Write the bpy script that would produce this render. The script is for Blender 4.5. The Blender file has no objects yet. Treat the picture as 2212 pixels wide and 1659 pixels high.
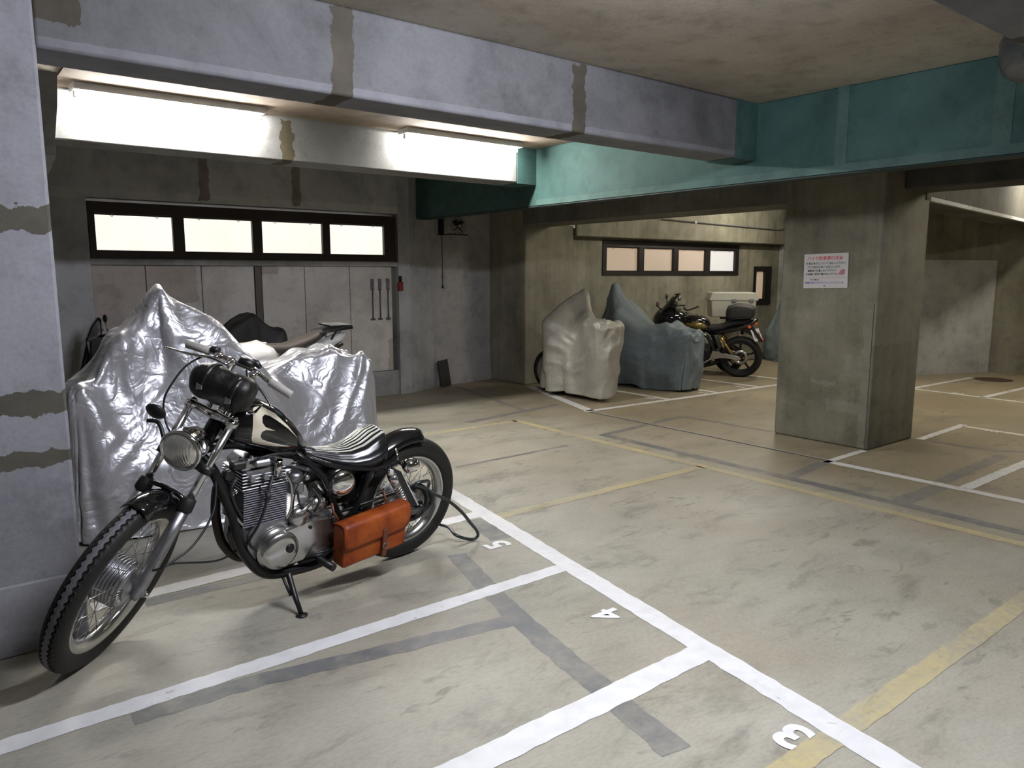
import bpy, bmesh, math, random
import numpy as np
from mathutils import Vector, Matrix
S = bpy.context.scene
COL = S.collection
random.seed(7)
rng = np.random.default_rng(11)
PI = math.pi

# ------------------------------------------------------------------ camera
cam_d = bpy.data.cameras.new('camera')
cam_d.sensor_width = 36.0
cam_d.lens = 1625.6 / 2212 * 36.0
cam_d.clip_start = 0.05
cam = bpy.data.objects.new('camera', cam_d)
COL.objects.link(cam)
cam.location = (0, 0, 1.5)
cam.rotation_euler = (PI / 2 - 0.1455, 0, -0.6666)
S.camera = cam
S.view_settings.view_transform = 'Standard'
S.view_settings.look = 'None'
S.view_settings.gamma = 1.0
S.view_settings.use_curve_mapping = False
S.view_settings.exposure = 0.55
S.cycles.diffuse_bounces = 6     # concrete bays light each other
S.cycles.max_bounces = 10

# ------------------------------------------------------------------ world (almost nothing reaches a basement)
wd = bpy.data.worlds.new('world')
S.world = wd
wd.use_nodes = True
wd.node_tree.nodes['Background'].inputs[0].default_value = (0.5, 0.52, 0.6, 1)
wd.node_tree.nodes['Background'].inputs[1].default_value = 0.02
TUBE_POWER = 255.0      # radiance of the fluorescent tubes


# ------------------------------------------------------------------ node helpers
def new_mat(name):
    m = bpy.data.materials.new(name)
    m.use_nodes = True
    nt = m.node_tree
    b = nt.nodes['Principled BSDF']
    return m, nt, b


def N(nt, kind, **kw):
    n = nt.nodes.new(kind)
    for k, v in kw.items():
        if k[0] == 'i' and k[1:].isdigit():
            n.inputs[int(k[1:])].default_value = v
        else:
            setattr(n, k, v)
    return n


def noise(nt, vec, scale, detail=4, rough=0.55, dist=0.0):
    n = N(nt, 'ShaderNodeTexNoise')
    n.inputs['Scale'].default_value = scale
    n.inputs['Detail'].default_value = detail
    n.inputs['Roughness'].default_value = rough
    n.inputs['Distortion'].default_value = dist
    if vec is not None:
        nt.links.new(vec, n.inputs['Vector'])
    return n.outputs['Fac']


def ramp(nt, fac, stops):
    r = N(nt, 'ShaderNodeValToRGB')
    e = r.color_ramp.elements
    while len(e) < len(stops):
        e.new(0.5)
    for el, (p, c) in zip(e, stops):
        el.position = p
        el.color = (c, c, c, 1) if isinstance(c, (int, float)) else (*c, 1)
    nt.links.new(fac, r.inputs[0])
    return r.outputs[0]


def math_n(nt, op, a, b=None, clamp=False):
    n = N(nt, 'ShaderNodeMath', operation=op, use_clamp=clamp)
    for i, v in enumerate((a, b)):
        if v is None:
            continue
        if isinstance(v, (int, float)):
            n.inputs[i].default_value = v
        else:
            nt.links.new(v, n.inputs[i])
    return n.outputs[0]


def mixc(nt, fac, a, b, mode='MIX'):
    n = N(nt, 'ShaderNodeMix', data_type='RGBA', blend_type=mode)
    for idx, v in ((0, fac), (6, a), (7, b)):
        if isinstance(v, (int, float)):
            n.inputs[idx].default_value = v
        elif isinstance(v, tuple):
            n.inputs[idx].default_value = (*v, 1)
        else:
            nt.links.new(v, n.inputs[idx])
    return n.outputs[2]


def coords(nt, scale=None, kind='Object'):
    t = N(nt, 'ShaderNodeTexCoord').outputs[kind]
    if scale is not None:
        m = N(nt, 'ShaderNodeMapping')
        m.inputs['Scale'].default_value = scale
        nt.links.new(t, m.inputs['Vector'])
        return m.outputs[0]
    return t


def add_bump(nt, b, height, strength, dist=0.01):
    n = N(nt, 'ShaderNodeBump')
    n.inputs['Strength'].default_value = strength
    n.inputs['Distance'].default_value = dist
    nt.links.new(height, n.inputs['Height'])
    nt.links.new(n.outputs[0], b.inputs['Normal'])


def concrete(name, dark, base, light, sc=1.0, rough=0.85, bump=0.25, patches=(), pcol=(0.078, 0.068, 0.052), streak=0.0, bands=(), bcol=(0.3, 0.3, 0.32), bmix=0.7):
    """Cast concrete: broad blotches, finer mottling, pores; patches = (axis, centre, half width, z0, z1) mortar repairs."""
    m, nt, b = new_mat(name)
    v = coords(nt)
    big = noise(nt, v, 1.1 * sc, 6, 0.6, 0.4)
    mid = noise(nt, v, 6.0 * sc, 8, 0.65)
    fine = noise(nt, v, 55.0 * sc, 4, 0.6)
    c = ramp(nt, big, [(0.30, dark), (0.5, base), (0.72, light)])
    c = mixc(nt, 0.75, c, ramp(nt, mid, [(0.3, 0.62), (0.5, 0.95), (0.75, 1.0)]), 'MULTIPLY')
    c = mixc(nt, 0.5, c, ramp(nt, fine, [(0.3, 0.75), (0.6, 1.0)]), 'MULTIPLY')
    if streak > 0:
        vs = coords(nt, (7.0, 7.0, 0.35))
        c = mixc(nt, streak, c, ramp(nt, noise(nt, vs, 1.0, 5, 0.6), [(0.35, 0.45), (0.6, 1.0)]), 'MULTIPLY')
    if patches or bands:
        sx = N(nt, 'ShaderNodeSeparateXYZ')
        nt.links.new(v, sx.inputs[0])
        wob = math_n(nt, 'MULTIPLY', math_n(nt, 'SUBTRACT', noise(nt, v, 14, 5), 0.5), 0.09)
        for group, gcol, gmix, wb in ((bands, bcol, bmix, math_n(nt, 'MULTIPLY', wob, 0.12 if bands and bands[0][2] > 1 else 1.0)), (patches, pcol, 1.0, wob)):
            tot = None
            for ax, pc, hw, z0, z1 in group:
                d = math_n(nt, 'ABSOLUTE', math_n(nt, 'ADD', math_n(nt, 'SUBTRACT', sx.outputs[ax], pc), wb))
                k = math_n(nt, 'LESS_THAN', d, hw)
                zz = math_n(nt, 'ADD', sx.outputs[2], wb)
                k = math_n(nt, 'MULTIPLY', k, math_n(nt, 'GREATER_THAN', zz, z0))
                k = math_n(nt, 'MULTIPLY', k, math_n(nt, 'LESS_THAN', zz, z1))
                tot = k if tot is None else math_n(nt, 'MAXIMUM', tot, k)
            if tot is not None:
                pc_ = mixc(nt, 0.7, gcol, ramp(nt, mid, [(0.3, 0.5), (0.7, 1.0)]), 'MULTIPLY')
                c = mixc(nt, math_n(nt, 'MULTIPLY', tot, gmix), c, pc_)
    nt.links.new(c, b.inputs['Base Color'])
    b.inputs['Roughness'].default_value = rough
    b.inputs['Specular IOR Level'].default_value = 0.3
    h = math_n(nt, 'ADD', math_n(nt, 'MULTIPLY', mid, 0.7), math_n(nt, 'MULTIPLY', fine, 0.3))
    add_bump(nt, b, h, bump, 0.012)
    return m


def plain(name, col, rough=0.5, metal=0.0, spec=0.5, var=0.0, vs=20.0, bump=0.0, bs=60.0, coat=0.0, emit=None, es=0.0):
    m, nt, b = new_mat(name)
    b.inputs['Base Color'].default_value = (*col, 1)
    b.inputs['Roughness'].default_value = rough
    b.inputs['Metallic'].default_value = metal
    b.inputs['Specular IOR Level'].default_value = spec
    b.inputs['Coat Weight'].default_value = coat
    b.inputs['Coat Roughness'].default_value = 0.05
    v = coords(nt)
    f = noise(nt, v, vs, 5, 0.6)
    c = mixc(nt, var, col, ramp(nt, f, [(0.3, 0.45), (0.7, 1.0)]), 'MULTIPLY')
    nt.links.new(c, b.inputs['Base Color'])
    if var > 0:
        rr = math_n(nt, 'ADD', math_n(nt, 'MULTIPLY', math_n(nt, 'SUBTRACT', f, 0.5), 0.25 * var + 0.05), rough, clamp=True)
        nt.links.new(rr, b.inputs['Roughness'])
    if bump > 0:
        add_bump(nt, b, noise(nt, v, bs, 5, 0.6), bump, 0.004)
    if emit:
        b.inputs['Emission Color'].default_value = (*emit, 1)
        b.inputs['Emission Strength'].default_value = es
    return m


# ------------------------------------------------------------------ mesh helpers
class MB:
    """Collects shapes and links them as ONE mesh object."""

    def __init__(self):
        self.bm = bmesh.new()
        self.mi = 0
        self.mats = []

    def use(self, mat):
        if mat not in self.mats:
            self.mats.append(mat)
        self.mi = self.mats.index(mat)
        return self

    def _f(self, vs, smooth=False):
        try:
            f = self.bm.faces.new(vs)
            f.material_index = self.mi
            f.smooth = smooth
            return f
        except ValueError:
            return None

    def mesh(self, verts, faces, smooth=False):
        vs = [self.bm.verts.new(v) for v in verts]
        for f in faces:
            self._f([vs[i] for i in f], smooth)
        return self

    def box(self, lo, hi, bev=0.0, M=None, seg=1):
        x0, y0, z0 = lo
        x1, y1, z1 = hi
        p = [(x0, y0, z0), (x1, y0, z0), (x1, y1, z0), (x0, y1, z0), (x0, y0, z1), (x1, y0, z1), (x1, y1, z1), (x0, y1, z1)]
        if M is not None:
            p = [M @ Vector(q) for q in p]
        vs = [self.bm.verts.new(q) for q in p]
        fs = [self._f([vs[i] for i in f]) for f in ((0, 3, 2, 1), (4, 5, 6, 7), (0, 1, 5, 4), (1, 2, 6, 5), (2, 3, 7, 6), (3, 0, 4, 7))]
        if bev > 0:
            es = list({e for f in fs for e in f.edges})
            r = bmesh.ops.bevel(self.bm, geom=es, offset=bev, segments=seg, profile=0.5, affect='EDGES')
            for f in r['faces']:
                f.material_index = self.mi
                f.smooth = seg > 1
        return self

    def prism(self, poly, d0, d1, axis=1, bev=0.0):
        """A 2-D outline extruded along an axis (poly gives the two other coordinates in order)."""
        def put(p, d):
            q = list(p)
            q.insert(axis, d)
            return q
        a = [self.bm.verts.new(put(p, d0)) for p in poly]
        b = [self.bm.verts.new(put(p, d1)) for p in poly]
        n = len(poly)
        fs = [self._f(a[::-1]), self._f(b)]
        for i in range(n):
            fs.append(self._f([a[i], a[(i + 1) % n], b[(i + 1) % n], b[i]]))
        fs = [f for f in fs if f]
        bmesh.ops.recalc_face_normals(self.bm, faces=fs)
        if bev > 0:
            es = list({e for f in fs for e in f.edges})
            bmesh.ops.bevel(self.bm, geom=es, offset=bev, segments=2, profile=0.5, affect='EDGES')
        return self

    def rings(self, rs, close=True, caps=True, smooth=True):
        """Loft through rings of equal vertex count."""
        R = [[self.bm.verts.new(p) for p in r] for r in rs]
        n = len(R[0])
        for a, b in zip(R, R[1:]):
            for i in range(n if close else n - 1):
                j = (i + 1) % n
                self._f([a[i], a[j], b[j], b[i]], smooth)
        if caps and close:
            self._f(R[0][::-1])
            self._f(R[-1])
        return self

    def tube(self, pts, r, n=10, caps=True, smooth_path=0, sq=1.0):
        """A round tube along a path; r is one radius or one per point."""
        P = [Vector(p) for p in pts]
        rr = list(r) if hasattr(r, '__len__') else [r] * len(P)
        if smooth_path:
            P, rr = catmull(P, rr, smooth_path)
        T = []
        for i in range(len(P)):
            t = (P[min(i + 1, len(P) - 1)] - P[max(i - 1, 0)])
            T.append(t.normalized() if t.length > 1e-9 else Vector((0, 0, 1)))
        u = T[0].orthogonal().normalized()
        rs = []
        for p, t, q in zip(P, T, rr):
            u = (u - t * u.dot(t))
            u = u.normalized() if u.length > 1e-6 else t.orthogonal().normalized()
            v = t.cross(u)
            rs.append([p + (u * math.cos(2 * PI * k / n) + v * math.sin(2 * PI * k / n) * sq) * q for k in range(n)])
        return self.rings(rs, True, caps)

    def lathe(self, prof, origin, axis, n=24, caps=True, smooth=True, arc=None):
        """prof = (distance along axis, radius) pairs."""
        o = Vector(origin)
        a = Vector(axis).normalized()
        u = a.orthogonal().normalized()
        v = a.cross(u)
        rs = []
        for d, r in prof:
            r = max(r, 1e-4)
            rs.append([o + a * d + (u * math.cos(2 * PI * k / n) + v * math.sin(2 * PI * k / n)) * r for k in range(n)])
        return self.rings(rs, True, caps, smooth)

    def cyl(self, p0, p1, r0, r1=None, n=16):
        return self.tube([p0, p1], [r0, r0 if r1 is None else r1], n)

    def ball(self, c, r, n=12, sc=(1, 1, 1)):
        rs = []
        for i in range(1, n):
            th = PI * i / n
            rs.append([(c[0] + sc[0] * r * math.sin(th) * math.cos(2 * PI * k / (n * 2)), c[1] + sc[1] * r * math.sin(th) * math.sin(2 * PI * k / (n * 2)), c[2] + sc[2] * r * math.cos(th)) for k in range(n * 2)])
        return self.rings(rs[::-1])

    def torus(self, c, axis, R, prof, n=48, arc=(0, 2 * PI), u0=None, close_prof=True):
        """Sweep a profile of (radial offset, axial offset) round a circle of radius R."""
        o = Vector(c)
        a = Vector(axis).normalized()
        u = Vector(u0) if u0 is not None else a.orthogonal()
        u = (u - a * u.dot(a)).normalized()
        v = a.cross(u)
        full = abs(arc[1] - arc[0] - 2 * PI) < 1e-6
        m = n if full else n + 1
        rs = []
        for k in range(m):
            t = arc[0] + (arc[1] - arc[0]) * k / n
            d = u * math.cos(t) + v * math.sin(t)
            rs.append([o + d * (R + p[0]) + a * p[1] for p in prof])
        if full:
            rs.append(rs[0])
            R_ = [[self.bm.verts.new(p) for p in r] for r in rs[:-1]]
            R_.append(R_[0])
            q = len(prof)
            for A, B in zip(R_, R_[1:]):
                for i in range(q if close_prof else q - 1):
                    j = (i + 1) % q
                    self._f([A[i], A[j], B[j], B[i]], True)
        else:
            self.rings(rs, close_prof, True)
        return self

    def build(self, name, mat=None, parent=None, sub=0, auto=None):
        bmesh.ops.recalc_face_normals(self.bm, faces=list(self.bm.faces))
        me = bpy.data.meshes.new(name)
        self.bm.to_mesh(me)
        self.bm.free()
        if mat is not None and not self.mats:
            self.mats = [mat]
        for m in self.mats:
            me.materials.append(m)
        o = bpy.data.objects.new(name, me)
        COL.objects.link(o)
        if parent is not None:
            o.parent = parent
        if sub:
            md = o.modifiers.new('sub', 'SUBSURF')
            md.levels = sub
            md.render_levels = sub
        return o


def catmull(P, rr, k):
    out, ro = [], []
    n = len(P)
    for i in range(n - 1):
        p0, p1, p2, p3 = P[max(i - 1, 0)], P[i], P[i + 1], P[min(i + 2, n - 1)]
        for j in range(k):
            t = j / k
            t2, t3 = t * t, t * t * t
            out.append(0.5 * ((2 * p1) + (p2 - p0) * t + (2 * p0 - 5 * p1 + 4 * p2 - p3) * t2 + (3 * p1 - p0 - 3 * p2 + p3) * t3))
            ro.append(rr[i] * (1 - t) + rr[i + 1] * t)
    out.append(P[-1])
    ro.append(rr[-1])
    return out, ro


def thing(name, label, cat, loc=(0, 0, 0), rz=0.0, group=None, M=None):
    o = bpy.data.objects.new(name, None)
    o.empty_display_size = 0.1
    COL.objects.link(o)
    if M is not None:
        o.matrix_world = M
    else:
        o.location = loc
        o.rotation_euler = (0, 0, rz)
    return tag(o, label, cat, group)


def tag(o, label=None, cat=None, group=None, kind=None):
    for k, v in (('label', label), ('category', cat), ('group', group), ('kind', kind)):
        if v:
            o[k] = v
    return o


def struct(o, label=None, cat=None):
    return tag(o, label, cat, None, 'structure')


def copy_tree(o, parent=None):
    c = o.copy()
    COL.objects.link(c)
    if parent is not None:
        c.parent = parent
    for ch in list(o.children):
        copy_tree(ch, c)
    return c

# ------------------------------------------------------------------ setting: materials
GREY = ((0.15, 0.15, 0.16), (0.22, 0.22, 0.232), (0.27, 0.27, 0.285))
OLIVE = ((0.12, 0.115, 0.085), (0.21, 0.20, 0.15), (0.29, 0.275, 0.215))
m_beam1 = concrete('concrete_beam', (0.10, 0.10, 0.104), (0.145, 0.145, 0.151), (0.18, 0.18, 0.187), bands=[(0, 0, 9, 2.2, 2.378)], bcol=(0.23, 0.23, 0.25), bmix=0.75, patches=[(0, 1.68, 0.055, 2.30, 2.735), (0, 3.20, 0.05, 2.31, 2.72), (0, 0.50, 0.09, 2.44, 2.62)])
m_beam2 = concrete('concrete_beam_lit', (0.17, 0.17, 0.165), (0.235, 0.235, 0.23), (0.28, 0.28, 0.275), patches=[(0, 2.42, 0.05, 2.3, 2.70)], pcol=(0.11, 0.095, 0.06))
m_lintel = concrete('concrete_lintel', (0.36, 0.36, 0.37), (0.52, 0.52, 0.53), (0.60, 0.60, 0.62), bands=[(0, 0, 9, 2.20, 2.30)], bcol=(0.7, 0.7, 0.7), bmix=0.5, pcol=(0.30, 0.275, 0.24), patches=[(0, 2.43, 0.05, 2.25, 2.72), (0, 3.42, 0.05, 2.25, 2.72)])
m_grey = concrete('concrete_grey', (0.32, 0.32, 0.325), (0.46, 0.46, 0.465), (0.54, 0.54, 0.55), streak=0.2)
m_pillar = concrete('concrete_pillar', (0.22, 0.22, 0.242), (0.315, 0.315, 0.343), (0.375, 0.375, 0.408), patches=[(2, 1.71, 0.05, 0, 3), (2, 1.0, 0.045, 0, 3), (2, 0.78, 0.03, 0, 3)], pcol=(0.115, 0.108, 0.085))
m_olive = concrete('concrete_olive', *OLIVE, streak=0.35, bands=[(1, 3.30, 0.17, 0.30, 0.40), (1, 3.22, 0.09, 0.62, 0.80), (1, 3.5, 0.12, 0.52, 0.56), (1, 3.13, 0.035, 0.0, 1.2), (1, 3.07, 0.03, 0.9, 2.7)], bcol=(0.30, 0.29, 0.245), bmix=0.45)
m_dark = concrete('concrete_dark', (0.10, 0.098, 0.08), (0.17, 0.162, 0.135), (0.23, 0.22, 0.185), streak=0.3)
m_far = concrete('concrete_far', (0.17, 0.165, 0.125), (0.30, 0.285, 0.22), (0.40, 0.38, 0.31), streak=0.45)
m_ceil = concrete('concrete_ceiling', (0.35, 0.31, 0.26), (0.46, 0.415, 0.35), (0.54, 0.49, 0.42), rough=0.95)
m_soffit = concrete('soffit_board', (0.15, 0.11, 0.075), (0.23, 0.18, 0.13), (0.29, 0.235, 0.18), rough=0.95)
m_panel = concrete('painted_panel', (0.46, 0.42, 0.39), (0.70, 0.665, 0.635), (0.78, 0.75, 0.73), sc=0.8, bump=0.05, bands=[(0, 1.55, 0.55, 0.2, 1.7), (0, 1.7, 0.62, 1.2, 1.7), (0, 4.6, 0.04, 0.25, 0.7), (0, 3.1, 0.1, 1.5, 1.6)], bcol=(0.38, 0.29, 0.23), bmix=0.55)
m_green = concrete('green_paint', (0.030, 0.072, 0.068), (0.052, 0.115, 0.106), (0.085, 0.165, 0.150), rough=0.75, bump=0.12)
m_greyboard = concrete('pale_board', (0.33, 0.33, 0.32), (0.47, 0.47, 0.46), (0.58, 0.58, 0.57), bump=0.05)


def floor_nodes(nt, v):
    """Worn slab: broad tone changes, dark oily blotches, pale dust specks."""
    big = noise(nt, v, 0.55, 6, 0.6, 0.5)
    c = ramp(nt, big, [(0.28, (0.34, 0.325, 0.265)), (0.5, (0.45, 0.43, 0.355)), (0.72, (0.54, 0.515, 0.435))])
    st = N(nt, 'ShaderNodeMapping')
    st.inputs['Rotation'].default_value = (0, 0, 0.35)
    st.inputs['Scale'].default_value = (0.55, 1.25, 1.0)
    nt.links.new(v, st.inputs['Vector'])
    v0, v = v, st.outputs[0]
    mid = noise(nt, v, 3.4, 9, 0.72, 0.4)
    c = mixc(nt, 0.9, c, ramp(nt, mid, [(0.28, 0.42), (0.46, 0.84), (0.66, 1.0)]), 'MULTIPLY')
    warm = ramp(nt, noise(nt, v0, 0.9, 4), [(0.45, 0.0), (0.65, 1.0)])
    c = mixc(nt, math_n(nt, 'MULTIPLY', warm, 0.35), c, (0.36, 0.30, 0.22))
    blot = noise(nt, v, 9.0, 4, 0.6, 0.8)
    gate = ramp(nt, noise(nt, v, 1.3, 3), [(0.42, 0.0), (0.62, 1.0)])
    bm_ = math_n(nt, 'MULTIPLY', ramp(nt, blot, [(0.58, 0.0), (0.66, 1.0)]), gate)
    c = mixc(nt, math_n(nt, 'MULTIPLY', bm_, 0.6), c, (0.16, 0.15, 0.115))
    fine = noise(nt, v, 70.0, 3)
    c = mixc(nt, 0.45, c, ramp(nt, fine, [(0.32, 0.72), (0.6, 1.0)]), 'MULTIPLY')
    dust = math_n(nt, 'MULTIPLY', ramp(nt, noise(nt, v, 38, 6, 0.7), [(0.66, 0.0), (0.72, 1.0)]), ramp(nt, noise(nt, v, 2.1, 3), [(0.55, 0.0), (0.68, 1.0)]))
    c = mixc(nt, math_n(nt, 'MULTIPLY', dust, 0.6), c, (0.62, 0.62, 0.60))
    # the older, browner pour beyond the aisle
    sx = N(nt, 'ShaderNodeSeparateXYZ')
    nt.links.new(v0, sx.inputs[0])
    far = ramp(nt, math_n(nt, 'MULTIPLY', math_n(nt, 'ADD', sx.outputs[0], math_n(nt, 'MULTIPLY', noise(nt, v0, 1.5, 4), 1.2)), 0.1), [(0.50, 0.0), (0.64, 1.0)])
    c = mixc(nt, far, c, mixc(nt, 1.0, c, (0.80, 0.72, 0.60), 'MULTIPLY'))
    return c, mid, fine


def floor_mat(name, paint=None, keep=0.1, soft=0.1, scale=26.0):
    """The slab itself, or a coat of paint worn through to it: more of the slab shows as keep rises."""
    m, nt, b = new_mat(name)
    v = N(nt, 'ShaderNodeNewGeometry').outputs['Position']
    c, mid, fine = floor_nodes(nt, v)
    rough = ramp(nt, mid, [(0.3, 0.42), (0.7, 0.62)])
    if paint:
        wear = math_n(nt, 'ADD', math_n(nt, 'MULTIPLY', noise(nt, v, scale, 6, 0.7), 0.55), math_n(nt, 'MULTIPLY', noise(nt, v, 2.4, 4), 0.45))
        k = ramp(nt, wear, [(keep + 0.25, 0.0), (keep + 0.25 + soft, 1.0)])
        pc = mixc(nt, 0.35, paint, ramp(nt, noise(nt, v, 12, 5), [(0.3, 0.72), (0.6, 1.0)]), 'MULTIPLY')
        c = mixc(nt, k, c, pc)
    nt.links.new(c, b.inputs['Base Color'])
    nt.links.new(rough, b.inputs['Roughness'])
    b.inputs['Specular IOR Level'].default_value = 0.35
    add_bump(nt, b, math_n(nt, 'ADD', math_n(nt, 'MULTIPLY', mid, 0.5), fine), 0.12, 0.006)
    return m


m_floor = floor_mat('slab')
m_white = floor_mat('white_line_paint', (0.82, 0.82, 0.82), 0.04, 0.10)
m_white_worn = floor_mat('worn_white_line_paint', (0.74, 0.74, 0.73), 0.09, 0.12)
m_yellow = floor_mat('faded_yellow_paint', (0.55, 0.47, 0.25), 0.10, 0.26)
m_blackout = floor_mat('blackout_paint', (0.17, 0.17, 0.172), 0.02, 0.30, 9)

# ------------------------------------------------------------------ setting: floor and its painted lines
floor = struct(MB().box((-3, -3.5, -0.15), (15.5, 9.4, 0)).build('floor', m_floor))
LAY = {'black': 0.0008, 'yellow': 0.0014, 'white': 0.0020}


def line_piece(mat, pts, w, name, z, jit=0.004):
    """A painted strip with slightly ragged edges along pts."""
    P = [Vector((p[0], p[1], 0)) for p in pts]
    dense = []
    for a, b in zip(P, P[1:]):
        k = max(2, int((b - a).length / 0.04))
        dense += [a.lerp(b, i / k) for i in range(k)]
    dense.append(P[-1])
    A, B = [], []
    for i, p in enumerate(dense):
        t = (dense[min(i + 1, len(dense) - 1)] - dense[max(i - 1, 0)]).normalized()
        n = Vector((-t.y, t.x, 0))
        A.append(p + n * (w / 2 + random.uniform(-jit, jit)))
        B.append(p - n * (w / 2 + random.uniform(-jit, jit)))
    mb = MB()
    n = len(dense)
    mb.mesh([(p.x, p.y, z) for p in A] + [(p.x, p.y, z) for p in B], [(i, n + i, n + i + 1, i + 1) for i in range(n - 1)])
    return mb.build(name, mat, floor)


W, Y_, K_ = LAY['white'], LAY['yellow'], LAY['black']
for pts, w in (([(2.77, 5.0), (2.82, 4.45), (2.49, 2.45), (2.24, 0.9), (2.0, -0.6)], 0.112),):
    line_piece(m_white, pts[1:], w, 'bay_line', W)
for pts, w in (([(-1.0, 2.75), (2.50, 2.75)], 0.092), ([(-1.0, 1.75), (2.36, 1.75)], 0.115), ([(0.5, 3.72), (2.68, 3.725)], 0.105), ([(-1, 0.72), (2.1, 0.72)], 0.11)):
    line_piece(m_white, pts, w, 'bay_line', W - 0.0002)
for pts, w in (([(6.36, 7.67), (5.74, 5.90)], 0.115), ([(5.66, 5.90), (9.4, 5.73)], 0.085), ([(7.02, 5.88), (7.0, 7.7)], 0.08), ([(7.92, 5.84), (7.92, 7.8)], 0.08), ([(8.76, 5.80), (8.74, 7.8)], 0.08), ([(9.64, 5.76), (9.7, 7.8)], 0.08)):
    line_piece(m_white_worn, pts, w, 'bay_line', W)
for pts, w in (([(5.66, 3.1), (5.66, 0.6)], 0.09), ([(5.61, 3.075), (6.27, 3.085)], 0.06), ([(5.71, 2.07), (8.4, 2.07)], 0.085), ([(7.1, 2.99), (8.15, 3.02)], 0.07), ([(8.06, 3.0), (8.02, 1.0)], 0.07), ([(10.2, 4.46), (12.0, 4.40)], 0.07), ([(10.21, 4.45), (10.03, 1.5)], 0.075), ([(10.15, 3.58), (12.5, 3.53)], 0.08)):
    line_piece(m_white_worn, pts, w, 'bay_line', W - 0.0003)
for pts, w in (([(1.85, 1.135), (9.0, 1.12)], 0.09), ([(2.72, 3.61), (4.72, 3.60)], 0.085), ([(4.745, 6.0), (4.745, 0.5)], 0.085), ([(2.9, 5.96), (4.74, 5.96)], 0.075)):
    line_piece(m_yellow, pts, w, 'old_yellow_line', Y_)
for pts, w in (([(2.165, 3.24), (1.965, 2.50), (1.765, 1.40)], 0.085), ([(0.45, 2.665), (0.85, 2.645), (1.18, 2.58), (1.9, 2.45)], 0.075), ([(0.7, 3.62), (1.3, 3.59), (1.9, 3.5)], 0.06), ([(2.58, 3.66), (2.50, 3.28)], 0.1), ([(4.965, 4.95), (4.97, 0.8)], 0.075), ([(4.96, 3.0), (5.6, 3.08)], 0.07), ([(4.96, 2.2), (5.6, 2.2)], 0.1), ([(5.74, 2.25), (7.0, 2.28)], 0.08), ([(6.29, 5.05), (6.33, 4.0)], 0.05), ([(7.1, 3.0), (7.12, 2.4), (7.3, 2.2)], 0.05), ([(5.0, 4.92), (6.3, 5.06)], 0.06), ([(4.3, 6.2), (5.74, 6.43)], 0.07), ([(5.17, 6.3), (5.6, 8.3)], 0.06), ([(3.2, 4.78), (4.4, 4.8)], 0.03)):
    K_ += 0.00003
    line_piece(m_blackout, pts, w * 1.3, 'painted_over_line', K_, 0.006)
m_joint = plain('joint_filler', (0.07, 0.065, 0.06), 0.9)
MB().box((5.675, 3.12, 0), (5.70, 5.88, 0.0016)).build('expansion_joint', m_joint, floor)
MB().box((5.706, 3.12, 0), (5.725, 5.88, 0.0012)).build('expansion_joint', m_greyboard, floor)
MB().lathe([(0, 0.24), (0.004, 0.24), (0.006, 0.22), (0.004, 0.2), (0.004, 0.0)], (12.0, 4.12, 0), (0, 0, 1), 28).build('drain_cover', plain('rusty_iron', (0.09, 0.055, 0.04), 0.8, 0.4, var=0.5), floor)


def text_mesh(s, size, mat, name, parent, M, weight=0.0, thick=0.0006, width=1.0):
    c = bpy.data.curves.new('text', 'FONT')
    c.body = s
    c.size = size
    c.offset = weight
    c.extrude = thick
    c.align_x = 'CENTER'
    c.align_y = 'CENTER'
    t = bpy.data.objects.new('text', c)
    COL.objects.link(t)
    bpy.context.view_layer.update()
    me = bpy.data.meshes.new_from_object(t.evaluated_get(bpy.context.evaluated_depsgraph_get()))
    bpy.data.objects.remove(t)
    me.materials.clear()
    me.materials.append(mat)
    o = bpy.data.objects.new(name, me)
    COL.objects.link(o)
    o.parent = parent
    o.matrix_local = M @ Matrix.Diagonal((width, 1, 1, 1))
    return o


RZ90 = Matrix.Rotation(PI / 2, 4, 'Z')
m_digit = floor_mat('digit_paint', (0.86, 0.86, 0.86), 0.0, 0.08)
for s, x, y in (('5', 2.435, 3.22), ('4', 2.295, 2.22), ('3', 2.135, 1.22)):
    text_mesh(s, 0.20, m_digit, 'bay_number', floor, Matrix.Translation((x, y, 0.0026)) @ RZ90, 0.0034 if s == '4' else 0.0065, 0.0003, 1.05)
for x, y in ((8.02, 2.72), (7.75, 5.93), (8.55, 5.93), (10.25, 3.9), (10.15, 3.3), (6.9, 6.05), (7.9, 6.02)):
    mb = MB()
    for k in range(3):
        mb.box((x - 0.03, y - 0.055 + k * 0.045, 0.0), (x + 0.05 - 0.02 * (k % 2), y - 0.03 + k * 0.045, 0.0022))
    mb.build('worn_bay_mark', m_white_worn, floor)

# ------------------------------------------------------------------ setting: shell
CZ = 2.74
struct(MB().box((-3, -3.5, CZ), (15.5, 9.4, 2.95)).build('ceiling', m_ceil))
struct(MB().box((0.82, 6.245, 2.725), (4.99, 8.23, 2.738)).box((0.82, 3.70, 2.728), (4.99, 5.975, 2.739)).build('ceiling_panel', m_soffit))

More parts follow.
